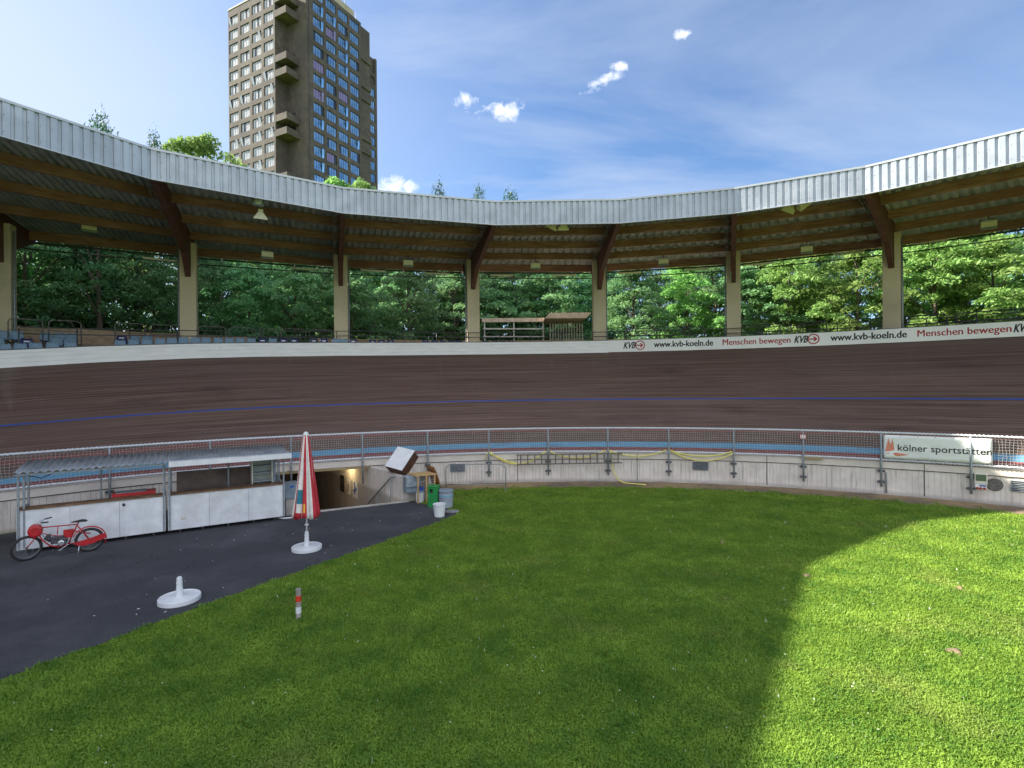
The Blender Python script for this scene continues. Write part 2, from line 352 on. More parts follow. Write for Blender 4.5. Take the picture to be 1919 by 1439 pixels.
def f_track(t, b, u, v, noise):      # u metres along, v = 0..1 over 7.2 m
    g = noise(1, .10, 95, 4, .7); g2 = noise(1, .35, 40, 6, .75); big = noise(1, .09, 3.2, 5, .62)
    cc = ramp(t, g, [(.34, (.046, .027, .022)), (.66, (.165, .102, .080))])
    cc = mixc(t, ramp(t, g2, [(.50, 0), (.72, .6)]), cc, (.165, .120, .112))
    cc = mixc(t, math_node(t, 'MULTIPLY', ramp(t, noise(1, .95, .55, 3, .6, 31), [(.64, 0), (.72, .28)]), ramp(t, g2, [(.3, .3), (.6, 1)])), cc, (.20, .165, .155))
    cc = mixc(t, ramp(t, big, [(.45, 0), (.75, .6)]), cc, (.115, .085, .078))
    cc = mixc(t, ramp(t, noise(1, .22, 5, 4, .6, 9), [(.60, 0), (.72, .5)]), cc, (.040, .026, .024))
    cc = mixc(t, ramp(t, noise(1, .8, 70, 3, .5, 4), [(.70, 0), (.76, .45)]), cc, (.22, .18, .17))
    cc = mixc(t, math_node(t, 'MULTIPLY', ramp(t, noise(1, 2.3, 3.0, 6, .7, 21), [(.60, 0), (.8, .55)]), ramp(t, v, [(.5, .2), (.9, 1)])), cc, (.15, .13, .13))
    def band(a, b_, colr, cc, k=1.0):
        mk = math_node(t, 'MULTIPLY', math_node(t, 'GREATER_THAN', v, a), math_node(t, 'LESS_THAN', v, b_))
        wear = ramp(t, noise(1, .8, 50, 5, .6, 2), [(.25, .55*k), (.6, k)])
        return mixc(t, math_node(t, 'MULTIPLY', mk, wear), cc, colr)
    cc = band(.0, .070, (.22, .050, .055), cc, .8); cc = band(.070, .113, (.10, .30, .48), cc)
    cc = band(.205, .235, (.24, .06, .06), cc, .55)
    cc = band(.4925, .5045, (.020, .065, .30), cc)
    t.links.new(cc, b.inputs['Base Color'])
    w = math_node(t, 'PINGPONG', math_node(t, 'MULTIPLY', v, 160.0), 1.0)
    bp = node(t, 'ShaderNodeBump'); bp.inputs['Strength'].default_value = .5; bp.inputs['Distance'].default_value = .01
    t.links.new(math_node(t, 'ADD', math_node(t, 'MULTIPLY', ramp(t, w, [(0, 0), (.12, 1)]), .5), g), bp.inputs['Height']); t.links.new(bp.outputs[0], b.inputs['Normal'])
M['track'] = uvmat('track_timber', f_track, .62, .35)
def f_wall(t, b, u, v, noise):       # metres
    cc = ramp(t, noise(1.3, 1, 1, 7), [(.3, (.56, .50, .455)), (.7, (.76, .69, .635))])
    streak = noise(1, 11, .55, 3, .6); cc = mixc(t, ramp(t, streak, [(.54, 0), (.68, .6)]), cc, (.30, .27, .25))
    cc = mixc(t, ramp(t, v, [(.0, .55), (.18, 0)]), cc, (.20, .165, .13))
    bw = math_node(t, 'FRACT', math_node(t, 'MULTIPLY', u, 5.5)); ln = ramp(t, bw, [(.0, 1), (.07, 0)])
    cc = mixc(t, math_node(t, 'MULTIPLY', ln, ramp(t, noise(1, 3, .6, 4, .6, 5), [(.36, 0), (.50, .85)])), cc, (.13, .12, .11))
    hole = noise(9, 1, 1, 1); cc = mixc(t, ramp(t, hole, [(.80, 0), (.83, .8)]), cc, (.10, .09, .085))
    t.links.new(cc, b.inputs['Base Color'])
    bp = node(t, 'ShaderNodeBump'); bp.inputs['Strength'].default_value = .35; bp.inputs['Distance'].default_value = .02
    t.links.new(math_node(t, 'SUBTRACT', noise(4, 5, .5), ln), bp.inputs['Height']); t.links.new(bp.outputs[0], b.inputs['Normal'])
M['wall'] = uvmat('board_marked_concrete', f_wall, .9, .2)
def f_coping(t, b, u, v, noise):
    cc = ramp(t, noise(1.0, .8, 1, 8), [(.3, (.54, .48, .43)), (.7, (.72, .65, .59))])
    cc = mixc(t, ramp(t, noise(6, 1, 1, 4), [(.6, 0), (.8, .4)]), cc, (.2, .18, .17))
    t.links.new(cc, b.inputs['Base Color'])
M['coping'] = uvmat('smooth_concrete', f_coping, .9, .2)
def f_board(t, b, u, v, noise):
    cc = ramp(t, noise(1.5, 1, 3, 7), [(.3, (.70, .69, .70)), (.7, (.82, .81, .82))])
    ln = math_node(t, 'FRACT', math_node(t, 'MULTIPLY', v, 5.0)); k = ramp(t, ln, [(.0, 1), (.09, 0)])
    cc = mixc(t, math_node(t, 'MULTIPLY', k, ramp(t, noise(1, .6, 6, 3), [(.4, .15), (.6, .8)])), cc, (.22, .21, .21))
    cc = mixc(t, ramp(t, noise(2.2, 1, 1, 9, .7), [(.60, 0), (.72, .35)]), cc, (.36, .34, .33))
    t.links.new(cc, b.inputs['Base Color'])
M['board'] = uvmat('white_painted_planks', f_board, .6, .3)
def ground_mat():
    m = bpy.data.materials.new('turf'); m.use_nodes = True; t = m.node_tree; b = t.nodes['Principled BSDF']; b.inputs['Roughness'].default_value = .9; b.inputs['Specular IOR Level'].default_value = .1
    g = node(t, 'ShaderNodeNewGeometry').outputs['Position']
    def nz_(s_, d=8, r=.7):
        n = node(t, 'ShaderNodeTexNoise'); n.inputs['Scale'].default_value = s_; n.inputs['Detail'].default_value = d; n.inputs['Roughness'].default_value = r; t.links.new(g, n.inputs[0]); return n.outputs[0]
    cc = ramp(t, nz_(14), [(.3, (.065, .115, .010)), (.7, (.18, .25, .024))])
    cc = mixc(t, ramp(t, nz_(.35, 5), [(.42, 0), (.7, .5)]), cc, (.13, .18, .03))
    cc = mixc(t, ramp(t, nz_(2.2, 6), [(.6, 0), (.75, .45)]), cc, (.16, .15, .05))
    t.links.new(cc, b.inputs['Base Color'])
    bp = node(t, 'ShaderNodeBump'); bp.inputs['Strength'].default_value = 1; bp.inputs['Distance'].default_value = .04
    t.links.new(nz_(28, 4), bp.inputs['Height']); t.links.new(bp.outputs[0], b.inputs['Normal']); return m
M['turf'] = ground_mat()

# ------------------------------------------------------------------ plan geometry
C0 = Vector((2.6, -.6, 0)); RF = 26.43
def pol(th, R, z=0.0):
    a = rad(th); return Vector((C0.x+R*sin(a), C0.y+R*cos(a), z))
def theta(p): return math.degrees(math.atan2(p[0]-C0.x, p[1]-C0.y))
def onR(px, py, R):
    d = raydir(px, py); a = d.x**2+d.y**2; b = -2*(d.x*C0.x+d.y*C0.y); cc = C0.x**2+C0.y**2-R*R
    t = (-b+math.sqrt(b*b-4*a*cc))/2/a; q = d*t; q.z += CH; return q
def interp(x, xs, ys): return float(np.interp(x, xs, ys))
def zb(th): return interp(th, [-90, -75, -60, -47.1, -41.6, -35, -29.9, -22.2, -10.3, -4.6, 5.6, 16.6, 40.5, 60], [3.2, 3.9, 4.8, 5.66, 5.97, 6.24, 6.38, 6.51, 6.62, 6.65, 6.69, 6.73, 6.81, 6.8])
RI, ZI, RO = 26.72, 1.22, 32.0
ADDR = 57.3
def arc(prof, th0, th1, name, mats, parent=None, step=1.0, uvs=None, extra=None, **kw):
    """sweep open profile prof(th)->[(R,z)] ; uv=(metres along, given v list)"""
    n = max(2, int(math.ceil((th1-th0)/step))+1); mb = MB(); rows = []
    for i in range(n):
        th = th0+(th1-th0)*i/(n-1); rows.append((th, prof(th)))
    k = len(rows[0][1])
    for i in range(n-1):
        (ta, A), (tb, B) = rows[i], rows[i+1]
        for j in range(k-1):
            va = (uvs[j], uvs[j+1]) if uvs else (A[j][1], A[j+1][1])
            ua, ub = rad(ta)*26.5, rad(tb)*26.5
            mb.add([pol(ta, *A[j]), pol(tb, *B[j]), pol(tb, *B[j+1]), pol(ta, *A[j+1])], [(0, 1, 2, 3)], [[(ua, va[0]), (ub, va[0]), (ub, va[1]), (ua, va[1])]])
    if extra: extra(mb, rows)
    return mb, mats
def arcbox(mb, R0, R1, z0, z1, th0, th1, step=1.0):
    """closed rectangular ring piece; z can be function of theta"""
    fz0 = z0 if callable(z0) else (lambda t: z0); fz1 = z1 if callable(z1) else (lambda t: z1)
    n = max(2, int(math.ceil((th1-th0)/step))+1)
    T = [th0+(th1-th0)*i/(n-1) for i in range(n)]
    for a, b in zip(T, T[1:]):
        ua, ub = rad(a)*26.5, rad(b)*26.5
        q = [pol(a, R0, fz0(a)), pol(b, R0, fz0(b)), pol(b, R0, fz1(b)), pol(a, R0, fz1(a)), pol(a, R1, fz0(a)), pol(b, R1, fz0(b)), pol(b, R1, fz1(b)), pol(a, R1, fz1(a))]
        h = fz1(a)-fz0(a); w = R1-R0
        mb.add(q, [(0, 1, 2, 3)], [[(ua, 0), (ub, 0), (ub, h), (ua, h)]])
        mb.add(q, [(3, 2, 6, 7)], [[(ua, h), (ub, h), (ub, h+w), (ua, h+w)]])
        mb.add(q, [(5, 4, 7, 6)], [[(ub, 0), (ua, 0), (ua, h), (ub, h)]])
        mb.add(q, [(4, 5, 1, 0)], [[(ua, w), (ub, w), (ub, 0), (ua, 0)]])
    for t_, sgn in ((T[0], 1), (T[-1], -1)):
        q = [pol(t_, R0, fz0(t_)), pol(t_, R0, fz1(t_)), pol(t_, R1, fz1(t_)), pol(t_, R1, fz0(t_))]
        mb.add(q, [(0, 1, 2, 3)], [[(0, 0), (0, 1), (.3, 1), (.3, 0)]])
    return mb

# stairwell rectangle
SW0 = Vector((-8.12, 19.60, 0)); SWu = Vector((.887, .462, 0)).normalized(); SWv = Vector((-.50, .866, 0)).normalized(); SWv = Vector((-.60, .80, 0))
SWw, SWd = 3.95, 3.6
def sw(u, v, z=0.0): return SW0 + SWu*u + SWv*v + Vector((0, 0, z))
# ------------------------------------------------------------------ ground
def sheet(name, pts, z, m, label=None, kind='structure', holes=False):
    from mathutils.geometry import tessellate_polygon
    vs = [Vector((p[0], p[1], z)) for p in pts]; tri = tessellate_polygon([vs])
    mb = MB(); mb.add(vs, [t_ for t_ in tri]); o = mb.build(name, m, base=False); 
    if sum((p.normal.z for p in o.data.polygons)) < 0: o.data.flip_normals()
    return tag(o, label, kind=kind)
mb = MB(); us = [-900, 0, SWw, 900]; vs_ = [-900, 0, SWd+14, 900]
for i in range(3):
    for j in range(3):
        if i == 1 and j == 1: continue
        mb.add([sw(us[i], vs_[j]), sw(us[i+1], vs_[j]), sw(us[i+1], vs_[j+1]), sw(us[i], vs_[j+1])], [(0, 1, 2, 3)])
tag(mb.build('ground', M['turf'], base=False), kind='structure')
edge = [(-9.6, 3.0), (-9.2, 6.4), (-8.47, 8.57), (-8.13, 9.18), (-7.7, 9.83), (-7.37, 10.53), (-6.79, 11.48), (-6.04, 12.73), (-5.03, 14.33), (-3.73, 16.39), (-2.65, 18.26), (-2.12, 19.25), (-2.16, 19.75), (-2.39, 20.04), (-3.46, 20.88), (-4.1, 21.5)]
asp = edge + [tuple(sw(SWw+.35, .25)[:2]), tuple(sw(SWw, -.02)[:2]), tuple(sw(0, -.02)[:2]), tuple(sw(-.02, 2.6)[:2])] + [tuple(pol(t_, 26.3)[:2]) for t_ in range(-30, -92, -3)] + [(-23, 0)]
sheet('path', asp, .004, M['asphalt'])
soil = [tuple(pol(t_, 26.5)[:2]) for t_ in np.arange(-19.6, 70, 1.5)] + [tuple(pol(t_, interp(t_, [-20, -15, -12, -9, 70], [25.0, 25.2, 25.0, 24.85, 24.65])+.10*sin(t_*1.3)+.06*sin(t_*3.7+1))[:2]) for t_ in np.arange(69, -19.6, -.5)]
sheet('soil_strip', soil, .005, M['soil'])
# kerb along the wall foot
mb = MB(); arcbox(mb, 26.20, 26.43, .0, .035, -12, 60); tag(mb.build('kerb', M['concrete'], base=False), kind='structure')
def in_asphalt(x, y):
    inside = False; j = len(asp)-1
    for i in range(len(asp)):
        xi, yi = asp[i]; xj, yj = asp[j]
        if (yi > y) != (yj > y) and x < (xj-xi)*(y-yi)/(yj-yi)+xi: inside = not inside
        j = i
    return inside
def grass():
    vs = []; cnt = 1050000
    # sample in (distance) so that screen density is even
    yy = 4.0*np.exp(rng.random(cnt)*math.log(26/4.0)); xx = (rng.random(cnt)*2-1)*(1.12*yy+2.6)
    keep = (rng.random(cnt) < 1.0)
    R = np.hypot(xx-C0.x, yy-C0.y); th = np.degrees(np.arctan2(xx-C0.x, yy-C0.y))
    wob = .22*np.sin(th*1.9)+.16*np.sin(th*4.3+1)+rng.normal(0, .16, cnt)
    keep &= R < np.interp(th, [-30, -20, -15, -12, -9, 70], [23, 25.2, 25.35, 25.15, 25.0, 24.8])+wob
    # asphalt edge: x at given y
    ex = np.interp(yy, [e[1] for e in edge[:12]]+[20.2, 20.9, 21.6, 26], [e[0] for e in edge[:12]]+[-2.5, -3.4, -4.0, -5.2])
    keep &= xx > ex + .05*np.sin(yy*5.3)+.04*np.sin(yy*13+1)+.03*np.sin(yy*31) + rng.normal(0, .035, cnt)
    xx, yy = xx[keep], yy[keep]; n = len(xx); d = np.hypot(xx, yy)
    patch = np.sin(xx*1.7+np.sin(yy*.9)*2)*np.sin(yy*1.3+xx*.4)
    h = (.022+.022*rng.random(n)+.007*patch)*(1+d*.02); w = (.007+.006*rng.random(n))*(1+d*.035)
    az = rng.random(n)*2*PI; lean = rng.random(n)*1.1*h
    clover = rng.random(n) < .30
    dx, dy = np.cos(az), np.sin(az)
    # blade: base left, base right, tip ; clover: small near-flat triangle raised
    A = np.stack([xx-dx*w, yy-dy*w, np.where(clover, h*.75, -.004)], 1)
    B = np.stack([xx+dx*w, yy+dy*w, np.where(clover, h*.75+.006, -.004)], 1)
    tx = xx - dy*lean; ty = yy + dx*lean
    Cc = np.stack([np.where(clover, xx-dy*w*1.6, tx), np.where(clover, yy+dx*w*1.6, ty), np.where(clover, h*.75+rng.normal(0, .006, n), h)], 1)
    V = np.stack([A, B, Cc], 1).reshape(-1, 3).astype(np.float32)
    me = bpy.data.meshes.new('grass'); me.vertices.add(len(V)); me.vertices.foreach_set('co', V.ravel())
    me.loops.add(len(V)); me.loops.foreach_set('vertex_index', np.arange(len(V), dtype=np.int32))
    me.polygons.add(n); me.polygons.foreach_set('loop_start', np.arange(0, len(V), 3, dtype=np.int32)); me.polygons.foreach_set('loop_total', np.full(n, 3, dtype=np.int32))
    fl = (rng.random(n) < .0012).astype(np.int32); me.materials.append(M['grass']); me.materials.append(M['clover']); me.polygons.foreach_set('material_index', fl)
    me.update(); me.validate(); o = bpy.data.objects.new('grass', me); COL.objects.link(o)
    tag(o, 'short clover-rich grass of the infield lawn', 'grass', kind='stuff')
grass()

# ------------------------------------------------------------------ track
zt = lambda th: zb(th)
def tprof(th):
    n = 12; return [(RI+(RO-RI)*i/n, ZI+(zb(th)-ZI)*i/n) for i in range(n+1)]
mb, _ = arc(tprof, -92, 66, '', None, uvs=[i/12 for i in range(13)])
tag(mb.build('track', M['track'], base=False, fix=False), kind='structure')
# ------------------------------------------------------------------ retaining wall
w = thing('retaining_wall', 'long curved board marked concrete wall with smooth coping between lawn and track', 'wall', pol(0, RF))
for a, b in ((-92, -29.35), (-20.4, 66)):
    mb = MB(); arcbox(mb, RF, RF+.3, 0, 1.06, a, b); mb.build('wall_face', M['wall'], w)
mb = MB(); arcbox(mb, RF+.05, RF+.28, 1.06, 1.10, -92, 66); mb.build('shadow_gap', M['dark'], w)  # groove under the coping coloured dark to stand for its shade
mb = MB(); arcbox(mb, RF-.05, RF+.34, 1.10, 1.37, -92, 66); mb.build('coping', M['coping'], w)
mb = MB(); arcbox(mb, RF-.03, RF+.32, .98, 1.10, -29.2, -20.5); mb.build('soffit_beam', M['tan_soffit'], w)
mb = MB()
for px in (970, 1194, 1437, 1732):
    th = theta(onR(px, 880, RF)); p = pol(th, RF-.004); mb.box(p+Vector((0, 0, .53)), (.03, .014, 1.06), -rad(th)); mb.box(pol(th, RF-.054)+Vector((0, 0, 1.235)), (.022, .014, .27), -rad(th))
mb.build('joint', M['dark'], w)
def vent(x0, x1, y0, y1, cell):
    q = onR((x0+x1)/2, (y0+y1)/2, RF); th = theta(q); a = onR(x0, y1, RF); b = onR(x1, y0, RF); W_ = (Vector((a.x, a.y))-Vector((b.x, b.y))).length; H_ = abs(onR((x0+x1)/2, y0, RF).z-onR((x0+x1)/2, y1, RF).z)
    R_ = Matrix.Rotation(-rad(th), 3, 'Z'); ctr = pol(th, RF-.012, q.z)
    mb = MB(); mb.m = 1; mb.box(ctr, (W_, .012, H_), rot=R_); mb.m = 0
    for sx in (-1, 1): mb.box(ctr+R_ @ Vector((sx*W_/2, -.02, 0)), (.03, .05, H_+.03), rot=R_)
    for k in range(7): mb.box(ctr+R_ @ Vector((0, -.02, -H_/2+H_*k/6)), (W_, .045, .022), rot=R_ @ Matrix.Rotation(.5, 3, 'X'))
    mb.build('vent_grille', [M['steel'], M['dark']], w)
vent(844, 871, 869.5, 883, 0); vent(1298, 1326.5, 866, 880, 0); vent(1894, 1932, 902, 921, 0)

# ------------------------------------------------------------------ fence with net
fence = thing('net_fence', 'galvanised railing with white roped net along the inner edge of the track', 'fence', pol(0, RF))
RFE = RF-.10; ZT, ZB_ = 2.62, 1.47
postpx = [(205, 839), (393, 826.3), (545.6, 819), (679, 812.5), (800.9, 808), (915.3, 804.8), (1026.5, 803), (1138.2, 802.2), (1252, 802.5), (1373.4, 803.6), (1504.8, 807.1), (1650.2, 811), (1818.6, 817)]
pth = [theta(P(x, y, 2.6)) for x, y in postpx]; pth = [pth[0]-6.9*k for k in range(6, 0, -1)] + pth + [pth[-1]+6.3*k for k in range(1, 5)]
for th in pth:
    mb = MB(); ro = .05
    mb.tube([pol(th, RFE+.02, ZT+.02), pol(th, RFE-.03, 2.45), pol(th, RFE-.07, 1.35), pol(th, RFE-.07, .32)], .042, 8)
    pst = mb.build('post', M['steel'], fence)
    if not (-28.5 < th < -20.6):
        for z in (.98, .52):
            mb = MB(); R_ = Matrix.Rotation(-rad(th), 3, 'Z')
            mb.box(pol(th, RF-.045, z), (.22, .085, .09), rot=R_); mb.tube([pol(th-.22, RF-.10, z), pol(th-.22, RF-.03, z)], .045, 6); mb.tube([pol(th+.22, RF-.10, z), pol(th+.22, RF-.03, z)], .045, 6)
            sub(mb, 'bracket', M['bracket'], pst)
TH0, TH1 = pth[0], pth[-1]
for z, nm in ((ZT, 'top_rail'), (ZB_, 'bottom_rail')):
    mb = MB(); mb.tube([pol(t_, RFE, z) for t_ in np.arange(TH0, TH1, .75)], .040, 8); rl = mb.build(nm, M['rail_white'], fence)
    mb = MB(); pts = []
    for k in range(int((TH1-TH0)/.0575)):
        t_ = TH0+k*.0575; a = k*2*PI/5; pts.append(pol(t_, RFE+.052*cos(a), z+.052*sin(a)))
    mb.tube(pts, .013, 3); sub(mb, 'rope_lashing', M['rope'], rl)
mb = MB(); sp_ = .105; dth = math.degrees(sp_/RFE)
T = np.arange(TH0, TH1, dth)
nh = 11
def sag(t_, z): return .012*sin(t_*9.7+z*5)
for k, t_ in enumerate(T): mb.tube([pol(t_+.05*sin(z*6+k), RFE+sag(t_, z), z) for z in np.linspace(ZB_, ZT, 4)], .0055, 3, cap=False)
for i in range(1, nh):
    z = ZB_+(ZT-ZB_)*i/nh; mb.tube([pol(t_, RFE+sag(t_, z), z+.010*sin(t_*3.1+i)) for t_ in T[::2]], .0055, 3, cap=False)
mb.build('netting', M['net'], fence)
# ------------------------------------------------------------------ white barrier on top of the bank + banner
bar = thing('barrier_wall', 'white painted plank barrier curving along the top of the banked track', 'wall', pol(0, RO))
mb = MB(); arcbox(mb, RO-.02, RO+.06, lambda t_: zb(t_)-.04, lambda t_: zb(t_)+.70, -92, 5.75); mb.build('plank_wall', M['board'], bar)
mb = MB(); arcbox(mb, RO-.02, RO+.06, lambda t_: zb(t_)-.04, lambda t_: zb(t_)+.68, 5.75, 66); mb.build('backing_board', M['brown_wood'], bar)
mb = MB(); arcbox(mb, RO-.03, RO-.02, lambda t_: zb(t_)+.0, lambda t_: zb(t_)+.70, 5.75, 66, 1.0); bn = mb.build('advertising_banner', M['bannerwhite'], bar)
mb = MB(); arcbox(mb, RO-.035, RO+.08, lambda t_: zb(t_)+.70, lambda t_: zb(t_)+.735, -92, 66); mb.build('cap_rail', M['steel_dark'], bar)
def text_mesh(s_, bold=0.0, shear=0.0):
    cu = bpy.data.curves.new('t', 'FONT'); cu.body = s_; cu.size = 1; cu.offset = bold; cu.shear = shear; cu.resolution_u = 3
    o = bpy.data.objects.new('t', cu); COL.objects.link(o); dg = bpy.context.evaluated_depsgraph_get(); dg.update()
    me = o.evaluated_get(dg).to_mesh(); vs = [tuple(v.co[:2]) for v in me.vertices]; fs = [tuple(p.vertices) for p in me.polygons]
    o.evaluated_get(dg).to_mesh_clear(); bpy.data.objects.remove(o); bpy.data.curves.remove(cu)
    x0 = min(v[0] for v in vs); x1 = max(v[0] for v in vs)
    return [((x-x0)/(x1-x0), y) for x, y in vs], fs
def refine(vs, fs, n=1): return vs, fs
def bend_text(mb, s_, px0, px1, py, R, z0f, hscale, bold, shear=0.0):
    vs, fs = text_mesh(s_, bold, shear); t0 = theta(onR(px0, py, R)); t1 = theta(onR(px1, py, R))
    mb.add([pol(t0+(t1-t0)*x, R, z0f(t0+(t1-t0)*x)+y*hscale) for x, y in vs], fs)
    mb.add([pol(t0+(t1-t0)*x+.035, R-.002, z0f(t0+(t1-t0)*x)+y*hscale+.004) for x, y in vs], fs)
RB = RO-.034
mi_, mr_, mk_ = MB(), MB(), MB()
zbase = lambda t_: zb(t_)+.23
for a, b, y in ((1225, 1336, 645), (1556, 1699, 633)): bend_text(mi_, 'www.kvb-koeln.de', a, b, y, RB, zbase, .50, .010)
for a, b, y in ((1354, 1481, 641), (1719, 1895, 622)): bend_text(mr_, 'Menschen bewegen', a, b, y, RB, zbase, .48, 0)
for a, b, y in ((1168, 1191, 648), (1488, 1514, 636), (1899, 1930, 618)): bend_text(mk_, 'KVB', a, b, y, RB, lambda t_: zb(t_)+.20, .54, .014, .35)
for px, y in ((1199.5, 648), (1524.5, 635.5), (1942, 617)):
    q = onR(px, y, RB); th = theta(q); zc_ = zb(th)+.375; k = 28; r1, r0 = .285, .225; vv = []
    for rr in (r1, r0):
        for i in range(k): a = 2*PI*i/k; vv.append(pol(th+math.degrees(rr*cos(a)/RB), RB, zc_+rr*sin(a)))
    mr_.add(vv, [(i, (i+1) % k, k+(i+1) % k, k+i) for i in range(k)])
    ar = [(-.21, .035), (.06, .035), (-.03, .13), (.06, .13), (.19, 0), (.06, -.13), (-.03, -.13), (.06, -.035), (-.21, -.035)]
    pp = [pol(th+math.degrees(x/RB), RB, zc_+z) for x, z in ar]; mr_.add(pp, [(0, 1, 7, 8), (1, 2, 3, 4), (1, 4, 7), (7, 4, 5, 6)])
tag(sub(mi_, 'lettering', M['ink'], bn, fix=False), 'dark web address lettering'); tag(sub(mr_, 'lettering', M['redink'], bn, fix=False), 'dark red slogan and arrow roundels'); tag(sub(mk_, 'lettering', M['ink'], bn, fix=False), 'slanted dark KVB letters')

# ------------------------------------------------------------------ grandstand
ZE, HF = 12.8, 1.2
E2 = [(-26.5, -14), (-25.8, -4.5), (-23.3, 4.6), (-18.75, 12.55), (-13.80, 19.98), (-7.76, 24.1), (-.71, 26.08), (5.46, 25.95), (10.58, 24.58), (15.17, 22.22), (20.1, 17.9), (23.8, 12.3), (25.9, 5)]
C2_ = [(-36, -14), (-35.3, -2.5), (-33, 8.2), (-24.15, 24.73), (-17.55, 28.31), (-10.25, 31.27), (-2.44, 32.76), (5.6, 33.19), (13.37, 31.29), (20.21, 27.6), (25.9, 22.9), (30.6, 15.8), (33.0, 7.5)]
C2_[3] = (-24.15, 24.73)
E2 = [Vector((*p, 0)) for p in E2]; CC = [Vector((*p, 0)) for p in C2_]
B2 = [c_ + (c_-e).normalized()*3.4 for e, c_ in zip(E2, CC)]
ZR0, ZR1 = 13.62, 13.0
gs = thing('grandstand', 'long curved covered stand with pale corrugated fascia, brown timber beams and tan columns', 'grandstand', pol(0, 34))
RV = range(2, 12)
def up3(p, z): return Vector((p.x, p.y, z))
for i in range(len(E2)-1):
    a, b = E2[i], E2[i+1]; d = (b-a); Ln = d.length; d.normalize(); nrm = Vector((d.y, -d.x, 0))
    if nrm.dot(C0-a) < 0: nrm = -nrm
    # fascia ribs
    cnt = max(4, int(round(Ln/.30))); mb = MB(); prof = []
    for k in range(cnt):
        for f_, dep in ((0, 0), (.60, 0), (.66, -.055), (.94, -.055)): prof.append(((k+f_)/cnt*Ln, dep))
    prof.append((Ln, 0))
    for (s0, d0), (s1, d1) in zip(prof, prof[1:]):
        p, q = a+d*s0+nrm*d0, a+d*s1+nrm*d1
        mb.add([up3(p, ZE+.02), up3(q, ZE+.02), up3(q, ZE+HF-.06), up3(p, ZE+HF-.06)], [(0, 1, 2, 3)])
    for k in range(cnt):
        for fz in (.16, .60): 
            if random.random() < .85:
                p = a+d*((k+.08)/cnt*Ln)+nrm*.006; mb.m = 1; mb.box(up3(p, ZE+HF*fz), (.018, .012, .018)); mb.m = 0
    # rear lining so that the sheet has thickness
    mb.beam(up3(a-nrm*.10, ZE+HF/2), up3(b-nrm*.10, ZE+HF/2), .012, HF-.16)
    mb.build('fascia_panel', [M['fascia'], M['steel_dark']], gs)
    mb = MB(); mb.beam(up3(a-nrm*.085-d*.02, ZE+HF-.02), up3(b-nrm*.085+d*.02, ZE+HF-.02), .22, .085); mb.beam(up3(a-d*.01, ZE), up3(b+d*.01, ZE), .10, .03)
    mb.build('trim', M['flash'], gs)
    # roof sheet, ribs run radially
    mb = MB(); cnt = int(Ln/.34)
    pr = []
    for k in range(cnt):
        for f_, dz in ((0, 0), (.50, 0), (.56, .09), (.94, .09)): pr.append(((k+f_)/cnt, dz))
    pr.append((1, 0)); ba, bb = B2[i], B2[i+1]
    for (t0, z0), (t1, z1) in zip(pr, pr[1:]):
        f0, f1 = a.lerp(b, t0)-nrm*.12, a.lerp(b, t1)-nrm*.12; g0, g1 = ba.lerp(bb, t0), ba.lerp(bb, t1)
        mb.add([up3(f0, ZR0+z0), up3(f1, ZR0+z1), up3(g1, ZR1+z1), up3(g0, ZR1+z0)], [(0, 1, 2, 3)])
    mb.build('roof_sheet', M['sheet'], gs)
    if i not in RV: continue
    for s_ in (.055, .27, .485, .70, .945):
        p, q = a.lerp(ba, s_), b.lerp(bb, s_); z = ZR0+(ZR1-ZR0)*s_-.01; hh = .40 if s_ < .9 else .48
        dd = (q-p).normalized(); mb = MB(); mb.beam(up3(p+dd*.13, z-hh/2), up3(q-dd*.13, z-hh/2), .15, hh); mb.build('purlin', M['purlin'], gs)
    mb = MB(); mb.beam(up3(ba.lerp(a, .015), ZR1-.46), up3(bb.lerp(b, .015), ZR1-.46), .05, .10); mb.build('eaves_gutter', M['steel_dark'], gs)
    mb = MB(); p, q = ba.lerp(a, .03), bb.lerp(b, .03); mb.tube([up3(p, ZR1-.86), up3(q, ZR1-.86)], .035, 6)
    for k in range(1, 6): w_ = p.lerp(q, k/6); mb.tube([up3(w_, ZR1-.86), up3(w_, ZR1-.40)], .015, 5)
    mb.build('cable_tray', M['steel_dark'], gs)
